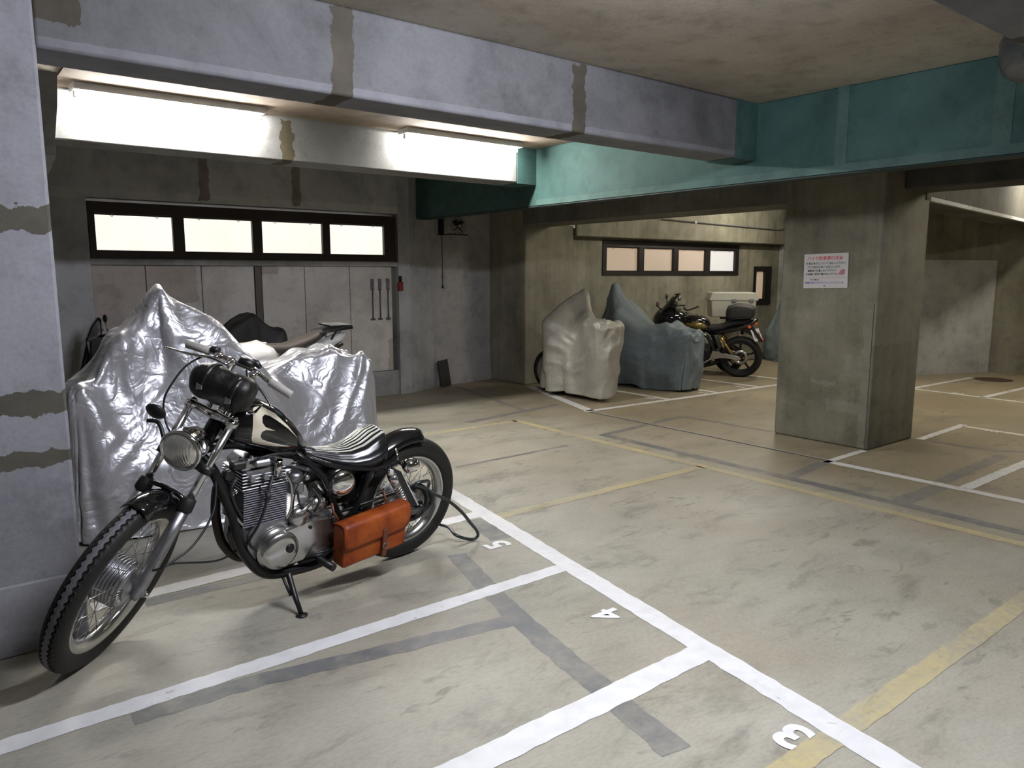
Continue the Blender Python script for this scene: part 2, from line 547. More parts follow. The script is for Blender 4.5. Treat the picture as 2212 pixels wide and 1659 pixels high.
wb = struct(MB().box((0.3, 8.22, 2.22), (4.69, 8.7, CZ)).box((0.3, 8.22, 0), (1.34, 8.7, 2.22)).build('wall_back', m_lintel))
o = MB()
o.prism([(4.69, 8.22), (4.85, 8.22), (5.42, 8.5), (5.42, 8.9), (4.69, 8.9)], 0, CZ, 2).build('wall_pier', m_grey, wb)
MB().box((1.34, 8.30, 0.3), (4.69, 8.6, 1.60)).build('wall_core', m_dark, wb)
MB().box((1.34, 8.225, 1.585), (4.69, 8.5, 1.645), 0.006).build('sill', m_grey, wb)
MB().box((1.34, 8.255, 0), (4.69, 8.5, 0.305)).build('block_course', m_grey, wb)
xs = [1.345, 1.829, 2.369, 2.924, 3.006, 3.499, 4.059, 4.625]
for i, (a, b_) in enumerate(zip(xs, xs[1:])):
    if i == 3:
        continue
    MB().box((a + 0.004, 8.272, 0.31), (b_ - 0.004, 8.32, 1.583), 0.003).build('white_panel', m_panel, wb)
MB().box((2.932, 8.268, 0.31), (2.998, 8.32, 1.583)).build('panel_post', plain('post_paint', (0.13, 0.115, 0.10), 0.7, var=0.4), wb)
struct(MB().prism([(5.42, 8.5), (6.42, 8.66), (6.42, 8.9), (5.42, 8.9)], 0.25, CZ, 2).prism([(5.40, 8.48), (6.42, 8.64), (6.42, 8.9), (5.40, 8.9)], 0, 0.25, 2).build('wall_north', concrete('concrete_plaster', (0.30, 0.285, 0.28), (0.44, 0.425, 0.415), (0.51, 0.495, 0.49))))
struct(MB().box((6.41, 7.86, 0), (7.28, 8.9, CZ), 0.012).build('pillar', concrete('concrete_brown', (0.19, 0.175, 0.13), (0.31, 0.285, 0.22), (0.40, 0.37, 0.30), streak=0.4)))
# far wall with the second row of windows
fw = MB()
fw.box((7.28, 8.0, 0), (8.0, 8.4, CZ)).box((8.0, 8.0, 0), (11.32, 8.4, 1.475)).box((8.0, 8.0, 1.99), (11.32, 8.4, CZ))
fw.box((11.32, 8.0, 0), (11.78, 8.4, CZ)).box((11.78, 8.0, 0), (12.32, 8.4, 0.95)).box((11.78, 8.0, 1.63), (12.32, 8.4, CZ)).box((12.32, 8.0, 0), (12.95, 8.4, CZ))
struct(fw.build('wall_far', m_far))
struct(MB().box((7.28, 7.8, 2.02), (12.95, 8.02, CZ), 0.01).build('far_lintel', m_far))
struct(MB().box((10.9, 7.72, 0), (12.95, 8.02, 0.10), 0.02).build('far_kerb', m_far))
struct(MB().box((12.55, 7.85, 0), (12.62, 8.02, 2.02)).build('far_pipe_casing', m_greyboard))
struct(MB().box((12.9, -3.5, 0), (13.2, 8.4, CZ)).build('wall_right', m_olive))
sw = struct(MB().prism([(12.92, 4.50), (12.92, 4.72), (10.9, 5.62), (10.85, 5.42)], 0, CZ, 2).build('wall_slanted', m_far))
MB().prism([(12.86, 4.505), (12.88, 4.53), (10.86, 5.43), (10.85, 5.40)], 0, 1.70, 2).build('pale_panel', m_greyboard, sw)
struct(MB().box((-3, -3.5, 0), (-2.8, 9.4, CZ)).build('wall_left', m_grey))
struct(MB().box((-3, -3.7, 0), (15.5, -3.5, CZ)).build('wall_front', m_grey))
pl = struct(MB().box((-2.9, 3.42, 0), (0.435, 4.3, CZ), 0.012).build('pillar', m_pillar))
MB().box((-2.9, 3.408, 0), (0.442, 4.2, 0.29), 0.006).build('plinth', concrete('plinth_render', (0.27, 0.27, 0.29), (0.36, 0.36, 0.385), (0.42, 0.42, 0.45)), pl)
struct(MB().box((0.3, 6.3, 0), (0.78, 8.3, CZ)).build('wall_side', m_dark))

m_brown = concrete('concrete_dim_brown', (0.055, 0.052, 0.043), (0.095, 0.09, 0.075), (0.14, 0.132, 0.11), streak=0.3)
# beams across the bays (running along x) and the green beam they frame into
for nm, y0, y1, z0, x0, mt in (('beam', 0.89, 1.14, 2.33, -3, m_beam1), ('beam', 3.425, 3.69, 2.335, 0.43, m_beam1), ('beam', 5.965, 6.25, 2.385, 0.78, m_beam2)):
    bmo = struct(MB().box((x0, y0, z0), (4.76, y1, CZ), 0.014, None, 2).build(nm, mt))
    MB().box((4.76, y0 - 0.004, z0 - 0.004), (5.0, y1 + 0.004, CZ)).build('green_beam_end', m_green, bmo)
gb = struct(MB().box((5.0, -3.5, 2.175), (5.135, 8.6, CZ), 0.008).build('green_beam', m_green))
m_green2 = concrete('green_paint_worn', (0.055, 0.10, 0.095), (0.085, 0.15, 0.138), (0.11, 0.18, 0.165), bump=0.1)
MB().box((5.0, -3.5, 2.166), (5.135, 8.22, 2.176)).build('soffit_shade_strip', plain('shaded_green_soffit', (0.012, 0.026, 0.025), 0.7, var=0.3), gb)  # thin added strip; the underside's shade is put into its near-black colour
MB().box((4.992, -3.5, 2.18), (5.0, 5.96, 2.235)).box((4.994, 2.72, 2.2), (5.0, 2.80, CZ)).box((4.994, 1.74, 2.2), (5.0, 1.84, CZ)).build('cover_strip', m_green2, gb)
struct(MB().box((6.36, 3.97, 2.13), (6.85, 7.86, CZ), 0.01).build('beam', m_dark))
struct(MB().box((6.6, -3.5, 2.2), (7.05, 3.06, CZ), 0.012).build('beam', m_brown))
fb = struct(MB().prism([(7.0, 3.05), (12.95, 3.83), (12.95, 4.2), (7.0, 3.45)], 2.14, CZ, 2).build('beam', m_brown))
MB().prism([(7.1, 3.055), (12.95, 3.822), (12.95, 3.86), (7.1, 3.09)], 2.135, 2.17, 2).build('pale_arris', m_greyboard, fb)
# haunches under the slab along the left wall
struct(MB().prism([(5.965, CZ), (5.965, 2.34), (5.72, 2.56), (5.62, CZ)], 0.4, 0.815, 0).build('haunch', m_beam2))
struct(MB().prism([(6.25, CZ), (6.25, 2.32), (7.7, 2.05), (8.22, 2.05), (8.22, CZ)], 0.4, 0.86, 0).build('haunch', m_grey))
# pillar by the notice
pr = struct(MB().box((6.285, 3.06, 0), (7.10, 3.97, CZ), 0.018, None, 2).build('pillar', m_olive))
MB().box((6.2835, 3.088, 0), (6.292, 3.096, 1.25)).build('corner_joint', m_joint, pr)

# ------------------------------------------------------------------ windows (frosted panes lit from outside)
def pane_mat(name, col, st):
    m, nt, b = new_mat(name)
    v = coords(nt)
    f = noise(nt, v, 1.2, 2)
    c = mixc(nt, 0.35, col, ramp(nt, f, [(0.35, 0.72), (0.6, 1.0)]), 'MULTIPLY')
    b.inputs['Base Color'].default_value = (0.5, 0.48, 0.45, 1)
    b.inputs['Roughness'].default_value = 0.4
    nt.links.new(c, b.inputs['Emission Color'])
    b.inputs['Emission Strength'].default_value = st
    return m


m_frame = plain('window_frame_paint', (0.035, 0.022, 0.020), 0.5, 0.2, var=0.3)
m_frame2 = plain('black_frame_paint', (0.016, 0.014, 0.013), 0.5, 0.2, var=0.3)
m_hook = plain('latch_metal', (0.2, 0.18, 0.16), 0.4, 0.8)


def window(name, x0, x1, y, z0, z1, panes, fm, fo=0.06):
    fr = MB()
    fr.box((x0, y - 0.02, z0), (x1, y + 0.07, panes[0][2])).box((x0, y - 0.02, panes[0][3]), (x1, y + 0.07, z1))
    ed = [x0] + [q for p in panes for q in (p[0], p[1])] + [x1]
    for a, b in zip(ed[::2], ed[1::2]):
        fr.box((a, y - 0.018, panes[0][2]), (b, y + 0.07, panes[0][3]))
    o = struct(fr.build(name, fm))
    for p in panes:
        q = MB().box((p[0], y + 0.028, p[2]), (p[1], y + 0.04, p[3])).build('pane', p[4], o)
        s_ = MB()
        t = 0.012
        s_.box((p[0], y + 0.005, p[2]), (p[1], y + 0.03, p[2] + t)).box((p[0], y + 0.005, p[3] - t), (p[1], y + 0.03, p[3]))
        s_.build('sash', fm, o)
        for k in (0.22, 0.8):
            x = p[0] + (p[1] - p[0]) * k
            MB().torus((x, y + 0.0, p[3] - 0.014), (0, 1, 0), 0.011, [(0.003 * math.cos(a), 0.003 * math.sin(a)) for a in np.linspace(0, 2 * PI, 6, endpoint=False)], 12).build('pull_ring', m_hook, o)
    return o


mp1 = pane_mat('frosted_pane_bright', (1.0, 0.94, 0.83), 0.75)
mp2 = pane_mat('frosted_pane_tan', (0.58, 0.37, 0.24), 0.31)
mp3 = pane_mat('frosted_pane_pale', (0.80, 0.78, 0.78), 0.42)
window('window_1', 1.35, 4.66, 8.25, 1.645, 2.185, [(a, a + 0.7, 1.715, 2.075, mp1) for a in (1.405, 2.215, 3.02, 3.81)], m_frame)
window('window_2', 7.98, 11.30, 8.0, 1.475, 1.99, [(8.06 + 0.815 * k, 8.06 + 0.815 * k + 0.70, 1.535, 1.895, mp2 if k < 3 else mp3) for k in range(4)], m_frame2)
window('window_3', 11.80, 12.30, 7.99, 0.96, 1.62, [(11.83, 12.10, 1.04, 1.55, mp2)], m_frame2)

# ------------------------------------------------------------------ fluorescent lamps
m_tube, nt_, b_ = new_mat('lit_tube')
b_.inputs['Emission Color'].default_value = (1.0, 0.97, 0.92, 1)
b_.inputs['Emission Strength'].default_value = TUBE_POWER
m_tube2, nt_, b_ = new_mat('lit_tube_cool')
b_.inputs['Emission Color'].default_value = (0.87, 0.90, 1.0, 1)
b_.inputs['Emission Strength'].default_value = TUBE_POWER * 1.75
m_tube3, nt_, b_ = new_mat('lit_tube_warm')
b_.inputs['Emission Color'].default_value = (1.0, 0.93, 0.78, 1)
b_.inputs['Emission Strength'].default_value = TUBE_POWER * 0.5
m_lampwhite = plain('lamp_enamel', (0.75, 0.75, 0.73), 0.4)


def lamp(x, y, label, tm, z=2.66, group=None):
    t = thing('fluorescent_light', label, 'light', (x, y, z), 0, group)
    MB().box((-0.635, -0.085, 0.026), (0.635, 0.085, 0.078), 0.008).build('housing', m_lampwhite, t)
    MB().cyl((-0.60, 0, 0), (0.60, 0, 0), 0.0155, n=16).build('tube', tm, t)
    for s in (-1, 1):
        MB().box((s * 0.612 - 0.012, -0.013, -0.013), (s * 0.612 + 0.012, 0.013, 0.03), 0.004).build('lamp_holder', m_lampwhite, t)
    return t


lamp(1.55, 5.83, 'lit fluorescent tube nearer the left pillar, under the ceiling before the white-lit beam', m_tube)
lamp(4.03, 5.83, 'lit fluorescent tube at the right end of the white-lit beam, next to the green beam', m_tube)
lamp(1.95, 1.32, 'lit fluorescent tube overhead, just beyond the beam nearest the camera', m_tube2)
lamp(8.2, 5.2, 'lit fluorescent tube hidden above the two dust-covered motorcycles', m_tube3)
lamp(10.6, 6.6, 'lit fluorescent tube hidden above the black motorcycle with the tail bag', m_tube3)
lamp(8.4, 1.3, 'unseen fluorescent tube added right of the pillar with the notice, outside the picture', m_tube3)  # unseen tube, added to brighten the pillar's right face
lamp(10.9, 3.1, 'unseen fluorescent tube added over the bays in front of the pale wall panel', m_tube3)  # another added tube out of sight, there to light the pale panel

# ------------------------------------------------------------------ draped covers: a sewn bag let fall over the bike inside it
def drape(name, label, cat, loc, heading, prof, shoulder, W, hem, caps, mat, na=150, nr=44, slack=1.07, steps=130, seed=1, Wm=0.95, gather=0.0, vs=1.0, crease=0.010, pins=()):
    """prof: (X, ridge z) along the machine; caps: (p0, p1, r) capsules standing for handlebar, screen, seat, tail."""
    r_ = np.random.default_rng(seed)
    px_, pz_ = np.array([p[0] for p in prof]), np.array([p[1] for p in prof])
    xa, xb = px_[0], px_[-1]
    xc, A = (xa + xb) / 2, (xb - xa) / 2
    th = np.linspace(0, 2 * PI, na, endpoint=False)
    ct, st = np.cos(th), np.sin(th)
    ex = 0.55
    sx = np.sign(ct) * np.abs(ct) ** ex
    sy = np.sign(st) * np.abs(st) ** ex
    rings = []
    for j in range(nr):
        t = j / (nr - 1)
        if t < 0.34:
            q = t / 0.34
            a, w = A * (0.90 + 0.10 * q), W * Wm * (0.03 + 0.97 * q)
            zt = np.interp(xc + A * sx, px_, pz_)
            z = zt * (1 - q ** 1.5) + zt * shoulder * q ** 1.5
        else:
            q = (t - 0.34) / 0.66
            a, w = A * (1 - gather * q), W * (Wm + (1 - Wm) * q) * (1 - gather * q)
            zt = np.interp(xc + A * sx, px_, pz_) * shoulder
            hz = hem(sx, sy) if callable(hem) else hem
            z = zt * (1 - q) + hz * q
        rings.append(np.stack([xc + a * sx, w * sy, z], 1))
    X = np.array(rings)
    fld = np.zeros((nr, na))
    for k in range(10):
        fld += r_.normal(0, 1) * np.sin((k % 5 + 1) * np.linspace(0, 2 * PI, na)[None, :] + r_.uniform(0, 6) + np.linspace(0, r_.uniform(0.5, 5), nr)[:, None])
    fld = np.clip(1 + (slack - 1) * (1 + 0.45 * fld), 0.99, 1.25)
    H = lambda P: np.linalg.norm(np.roll(P, -1, 1) - P, axis=2) * fld
    Vv = lambda P: np.linalg.norm(P[1:] - P[:-1], axis=2) * vs
    D1 = lambda P: np.linalg.norm(np.roll(P, -1, 1)[1:] - P[:-1], axis=2) * (slack * 0.5 + 0.5)
    D2 = lambda P: np.linalg.norm(P[1:] - np.roll(P, -1, 1)[:-1], axis=2) * (slack * 0.5 + 0.5)
    rest = (H(X), Vv(X), D1(X), D2(X))
    ids = np.arange(nr * na).reshape(nr, na)
    nx = np.roll(ids, -1, 1)
    batches = []
    for par in (0, 1):
        batches.append((ids[:, par::2].ravel(), nx[:, par::2].ravel(), rest[0][:, par::2].ravel(), 0.9, 0.18))
    for par in (0, 1):
        batches.append((ids[:-1][par::2].ravel(), ids[1:][par::2].ravel(), rest[1][par::2].ravel(), 0.95, 0.25))
    for par in (0, 1):
        batches.append((ids[:-1][par::2].ravel(), nx[1:][par::2].ravel(), rest[2][par::2].ravel(), 0.4, 0.06))
        batches.append((nx[:-1][par::2].ravel(), ids[1:][par::2].ravel(), rest[3][par::2].ravel(), 0.4, 0.06))
    n2 = np.roll(ids, -2, 1)
    L2 = np.linalg.norm(X.reshape(-1, 3)[n2.ravel()] - X.reshape(-1, 3)[ids.ravel()], axis=1)
    half = np.arange(nr * na) % 4
    P = X.reshape(-1, 3).copy()
    P += r_.normal(0, 0.006, P.shape)
    P[:, 2] += 0.05
    # closed top: the first ring is stitched across the ridge
    pairs = [(k, (na - k) % na) for k in range(1, na // 2)]
    pa = np.array([p[0] for p in pairs])
    pb = np.array([p[1] for p in pairs])
    PI_, PT = [], []
    for p in pins:
        d = np.linalg.norm(P - np.array(p), axis=1)
        k0 = int(d.argmin())
        sh = np.array(p) - P[k0]
        for k in np.nonzero(np.linalg.norm(P - P[k0], axis=1) < 0.055)[0]:
            if int(k) not in PI_:
                PI_.append(int(k))
                PT.append(P[k] + sh)
    PT = np.array(PT, float).reshape(-1, 3)
    P0 = P[PI_].copy()
    old = P.copy()
    C0 = [(np.array(a, float), np.array(b, float), r) for a, b, r in caps]
    g = np.array([0, 0, -0.0005])
    for s_ in range(steps):
        v = (P - old) * 0.93
        old = P.copy()
        P = P + v + g
        for it in range(9):
            for ia, ib, L0, ks, kc in batches:
                d = P[ib] - P[ia]
                ln = np.maximum(np.linalg.norm(d, axis=1), 1e-9)
                e = ln - L0
                k = np.where(e > 0, ks, kc)
                c = d * (0.5 * k * e / ln)[:, None]
                P[ia] += c
                P[ib] -= c
            m = (P[pa] + P[pb]) / 2
            P[pa] += (m - P[pa]) * 0.8
            P[pb] += (m - P[pb]) * 0.8
            for a, b, r in C0:
                ab = b - a
                L_ = ab @ ab
                t = np.clip(((P - a) @ ab) / L_, 0, 1) if L_ > 1e-9 else np.zeros(len(P))
                q = a + t[:, None] * ab
                d = P - q
                ln = np.linalg.norm(d, axis=1)
                k = ln < r
                if k.any():
                    P[k] = q[k] + d[k] / np.maximum(ln[k], 1e-6)[:, None] * r
                    old[k] += (P[k] - old[k]) * 0.6
            P[:, 2] = np.maximum(P[:, 2], 0.006)
            if len(PI_):
                u_ = min(1.0, s_ / 30.0)
                P[PI_] = P0 + (PT - P0) * u_
    Q = P.reshape(nr, na, 3)
    from mathutils import noise as mn
    nrm = np.cross(np.roll(Q, -1, 1) - np.roll(Q, 1, 1), np.concatenate([Q[1:], Q[-1:]]) - np.concatenate([Q[:1], Q[:-1]]))
    nrm /= np.maximum(np.linalg.norm(nrm, axis=2, keepdims=True), 1e-9)
    k_ = []
    for p in P:
        q = Vector((p[0] * 2.9 + p[2] * 1.5, p[1] * 2.9, p[2] * 1.9 + seed))
        q2 = q + 0.6 * mn.noise_vector(q * 0.8)
        k_.append((1 - abs(mn.noise(q2)) * 3.0) * 0.6 + (1 - abs(mn.noise(q2 * 2.3 + Vector((4, 1, 2)))) * 3.0) * 0.4)
    P = P - nrm.reshape(-1, 3) * (np.clip(np.array(k_), 0, 1) ** 1.5)[:, None] * crease
    P[:, 2] = np.maximum(P[:, 2], 0.004)
    mb = MB()
    vs = [mb.bm.verts.new(p) for p in P]
    for j in range(nr - 1):
        for i in range(na):
            k = (i + 1) % na
            mb._f([vs[j * na + i], vs[(j + 1) * na + i], vs[(j + 1) * na + k], vs[j * na + k]], True)
    for k in range(na // 2):
        a, b = k, k + 1
        c_, d_ = (na - k) % na, (na - k - 1) % na
        q = []
        for i in (a, b, d_, c_):
            if vs[i] not in q:
                q.append(vs[i])
        if len(q) > 2:
            mb._f(q, True)
    o = mb.build(name, mat, None, 1)
    md = o.modifiers.new('cloth', 'SOLIDIFY')
    md.thickness = 0.002
    o.location = loc
    o.rotation_euler = (0, 0, heading)
    tag(o, label, cat)
    return o


def cover_mat(name, col, metal, rough, crinkle, dirt=0.0):
    m, nt, b = new_mat(name)
    v = coords(nt)
    n1 = math_n(nt, 'ABSOLUTE', math_n(nt, 'SUBTRACT', noise(nt, v, 4.5, 2, 0.5, 1.4), 0.5))
    n2 = math_n(nt, 'ABSOLUTE', math_n(nt, 'SUBTRACT', noise(nt, v, 11.0, 2, 0.5, 1.0), 0.5))
    h = math_n(nt, 'ADD', math_n(nt, 'MULTIPLY', ramp(nt, n1, [(0.0, 0.0), (0.10, 1.0)]), 0.6), math_n(nt, 'MULTIPLY', ramp(nt, n2, [(0.0, 0.0), (0.12, 1.0)]), 0.25))
    h = math_n(nt, 'ADD', h, math_n(nt, 'MULTIPLY', noise(nt, v, 30, 3), 0.15))
    add_bump(nt, b, h, crinkle, 0.010)
    f = noise(nt, v, 5, 4)
    c = mixc(nt, dirt, col, ramp(nt, f, [(0.35, 0.5), (0.65, 1.0)]), 'MULTIPLY')
    nt.links.new(c, b.inputs['Base Color'])
    b.inputs['Metallic'].default_value = metal
    b.inputs['Roughness'].default_value = rough
    return m


m_silver = cover_mat('silver_cover_cloth', (0.52, 0.52, 0.55), 0.62, 0.36, 0.36, 0.1)
m_oldsilver = cover_mat('weathered_silver_cloth', (0.46, 0.44, 0.38), 0.3, 0.5, 0.3, 0.35)
m_bluegrey = cover_mat('blue_grey_cover_cloth', (0.16, 0.195, 0.215), 0.1, 0.6, 0.3, 0.35)

both = lambda x, y, z: [(x, -y, z), (x, y, z)]
# big silver cover right behind the black motorcycle; its screen end towards the left pillar
both = lambda x, y, z: [(x, -y, z), (x, y, z)]
drape('motorcycle_cover', 'shiny silver motorcycle cover peaked like a tent, right behind the striped-seat motorcycle', 'motorcycle cover',
      (2.5, 4.87, 0), PI,
      [(0.0, 0.86), (0.10, 0.97), (0.30, 1.01), (0.60, 0.95), (0.74, 0.90), (0.86, 0.96), (0.93, 1.08), (1.04, 1.20), (1.39, 1.405), (1.62, 1.16), (1.87, 0.88), (1.92, 0.80)], 0.84, 0.34, 0.012,
      [((0.16, -0.10, 0.80), (0.16, 0.10, 0.80), 0.13), ((0.4, 0, 0.72), (0.95, 0, 0.70), 0.14), ((0.95, 0, 0.7), (1.45, 0, 0.95), 0.1),
       ((0.2, -0.10, 0.35), (1.7, -0.10, 0.35), 0.2), ((0.2, 0.10, 0.35), (1.7, 0.10, 0.35), 0.2)],
      m_silver, 200, 64, 1.12, 90, 3, 0.80, -0.12, 1.0, 0.022,
      both(1.39, 0.05, 1.405) + both(1.39, 0.0, 1.41) + both(1.87, 0.20, 0.86) + both(1.63, 0.10, 1.14) + both(1.04, 0.12, 1.20) + both(1.20, 0.09, 1.295) + both(0.90, 0.34, 0.96) + both(0.72, 0.12, 0.90) + both(0.5, 0.13, 0.97) + both(0.30, 0.15, 1.0) + both(0.08, 0.17, 0.94))
drape('motorcycle_cover', 'weathered pale silver motorcycle cover with one wide handlebar bulge, left of the blue-grey cover', 'motorcycle cover',
      (6.28, 6.10, 0), 1.44,
      [(0.0, 0.84), (0.10, 0.93), (0.34, 0.94), (0.55, 0.82), (0.75, 0.90), (0.90, 1.12), (1.10, 1.00), (1.42, 0.80), (1.6, 0.60)], 0.78, 0.22, lambda sx, sy: 0.02 + 0.10 * np.clip(sx, 0, 1) ** 2 + 0.12 * np.clip(sx * sy, 0, 1),
      [((0.3, 0, 0.66), (0.9, 0, 0.7), 0.10), ((0.2, 0, 0.35), (1.4, 0, 0.35), 0.13), ((0.10, 0, 0.80), (0.34, 0, 0.80), 0.12)],
      m_oldsilver, 150, 50, 1.16, 90, 5, 0.95, 0.16, 1.0, 0.035,
      both(0.06, 0.17, 0.92) + both(0.34, 0.16, 0.93) + [(0.90, -0.30, 1.36), (0.84, 0.46, 0.94)])
blue_cover = drape('motorcycle_cover', 'dusty blue-grey motorcycle cover between the pale silver cover and the uncovered black motorcycle', 'motorcycle cover',
      (7.80, 6.02, 0), PI / 2 + 0.16,
      [(0.0, 0.70), (0.12, 0.80), (0.42, 0.88), (0.70, 0.84), (0.95, 0.98), (1.36, 1.36), (1.50, 1.16), (1.8, 0.85)], 0.80, 0.32, 0.01,
      [((0.4, 0, 0.68), (0.9, 0, 0.72), 0.12), ((0.25, 0, 0.35), (1.5, 0, 0.4), 0.22)],
      m_bluegrey, 150, 50, 1.11, 90, 8, 0.96, 0.14, 1.0, 0.032,
      both(1.36, 0.05, 1.37) + both(1.10, 0.36, 0.98) + both(0.10, 0.20, 0.77) + both(0.45, 0.2, 0.86))
c_ = copy_tree(blue_cover)
c_.location = (12.05, 6.0, 0)
c_['label'] = 'greenish covered motorcycle of which a sliver shows left of the pillar with the notice'

# ------------------------------------------------------------------ materials for machines
m_black = plain('black_gloss_paint', (0.006, 0.006, 0.007), 0.12, 0.0, 0.5, coat=0.6)
m_blackm = plain('black_satin_metal', (0.012, 0.012, 0.013), 0.42, 0.2, 0.5, var=0.3)
m_chrome = plain('chrome', (0.78, 0.78, 0.79), 0.07, 1.0)
m_forkchrome = plain('brushed_fork_chrome', (0.80, 0.80, 0.81), 0.20, 1.0)
m_alu = plain('dull_aluminium', (0.40, 0.40, 0.42), 0.38, 0.95, var=0.45, vs=30)
m_alup = plain('polished_aluminium', (0.58, 0.575, 0.56), 0.22, 0.95, var=0.25, vs=14)
m_finmat = plain('grey_engine_casting', (0.17, 0.17, 0.195), 0.6, 0.25, var=0.4, vs=50)
m_rubber = plain('tyre_rubber', (0.012, 0.0115, 0.011), 0.62, 0.0, 0.35, var=0.3, vs=40)
m_tread = plain('lit_tread_rubber', (0.125, 0.125, 0.135), 0.6, var=0.3, vs=60)  # lighter grey: light glancing off the ribs, put into the colour
m_cream = plain('cream_tank_paint', (0.66, 0.60, 0.47), 0.2, 0.0, 0.5, coat=0.4)
m_grip = plain('grey_beige_grip_rubber', (0.36, 0.34, 0.31), 0.6, var=0.2)
m_exh = plain('heat_browned_steel', (0.045, 0.036, 0.032), 0.42, 0.8, var=0.5)
m_cable = plain('black_cable_sleeve', (0.012, 0.012, 0.013), 0.5)
m_leather = plain('black_leather', (0.007, 0.0065, 0.0065), 0.38, spec=0.35, var=0.3, bump=1.0, bs=28)
m_seatb = plain('black_seat_vinyl', (0.010, 0.010, 0.011), 0.25)
m_seatw = plain('ivory_seat_pleat', (0.58, 0.565, 0.50), 0.3)
m_tan, nt_, b_ = new_mat('orange_brown_leather')
v_ = coords(nt_)
c_ = ramp(nt_, noise(nt_, v_, 9, 5, 0.6), [(0.3, (0.12, 0.018, 0.004)), (0.5, (0.25, 0.048, 0.007)), (0.72, (0.36, 0.088, 0.012))])
nt_.links.new(c_, b_.inputs['Base Color'])
b_.inputs['Roughness'].default_value = 0.45
b_.inputs['Specular IOR Level'].default_value = 0.25
add_bump(nt_, b_, noise(nt_, v_, 120, 4), 0.25, 0.003)
m_tan2 = plain('dark_brown_leather', (0.14, 0.035, 0.012), 0.45, var=0.4)
m_lens, nt_, b_ = new_mat('headlight_glass')
b_.inputs['Base Color'].default_value = (0.78, 0.76, 0.70, 1)
b_.inputs['Metallic'].default_value = 0.75
b_.inputs['Roughness'].default_value = 0.16
b_.inputs['Coat Weight'].default_value = 0.8
wv_ = N(nt_, 'ShaderNodeTexWave', bands_direction='Y')
wv_.inputs['Scale'].default_value = 38
nt_.links.new(coords(nt_), wv_.inputs[0])
add_bump(nt_, b_, wv_.outputs['Fac'], 0.25, 0.003)
m_redlens = plain('red_lens', (0.5, 0.01, 0.01), 0.15, coat=0.5)

# ------------------------------------------------------------------ the black chopper
def frame_matrix(o, az, lean):
    """X forward, Y to the left, Z up, leaning to the left on its stand."""
    Lh = Vector((math.cos(az), math.sin(az), 0))
    F = Vector((Lh.y, -Lh.x, 0))
    Z = Vector((0, 0, 1))
    L = Lh * math.cos(lean) - Z * math.sin(lean)
    U = Z * math.cos(lean) + Lh * math.sin(lean)
    return Matrix(((F.x, L.x, U.x, o[0]), (F.y, L.y, U.y, o[1]), (F.z, L.z, U.z, o[2]), (0, 0, 0, 1)))


MC = frame_matrix((1.928, 3.431, 0.0), math.radians(-81.5), math.radians(8.0))
bike = thing('motorcycle', 'black chopper with cream flame panel on its tank and a black and ivory striped seat', 'motorcycle', M=MC)
AL, TH = math.radians(31), math.radians(40.8)
s_ax = Vector((-math.sin(AL), 0, math.cos(AL)))
p_ax = Vector((math.cos(AL) * math.cos(TH), math.sin(TH), math.sin(AL) * math.cos(TH)))
n_ax = Vector((-math.cos(AL) * math.sin(TH), math.cos(TH), -math.sin(AL) * math.sin(TH)))
Q0 = Vector((1.390, 0, 0.307))
h_ax = (p_ax * math.cos(AL) - s_ax * math.sin(AL)).normalized()


def fk(a, b, c):
    return Q0 + p_ax * a + n_ax * b + s_ax * c


def tyre_profile(R0, R1, hw, n=9):
    """Section of a tyre from the rim flange R0 out to R1, relative to R0."""
    pts = []
    for k in range(n + 1):
        t = -PI / 2 * 0.98 + PI * 0.98 * k / n
        pts.append(((R1 - R0) * (0.30 + 0.70 * math.cos(t)) if abs(t) < 1.3 else (R1 - R0) * 0.16, hw * math.sin(t) * (1.0 if abs(t) > 0.9 else 1.02)))
    pts = [(-0.004, -hw * 0.62)] + [((R1 - R0) * 0.18, -hw * 0.88)] + [q for q in pts if abs(q[1]) < hw * 0.95] + [((R1 - R0) * 0.18, hw * 0.88), (-0.004, hw * 0.62)]
    return pts


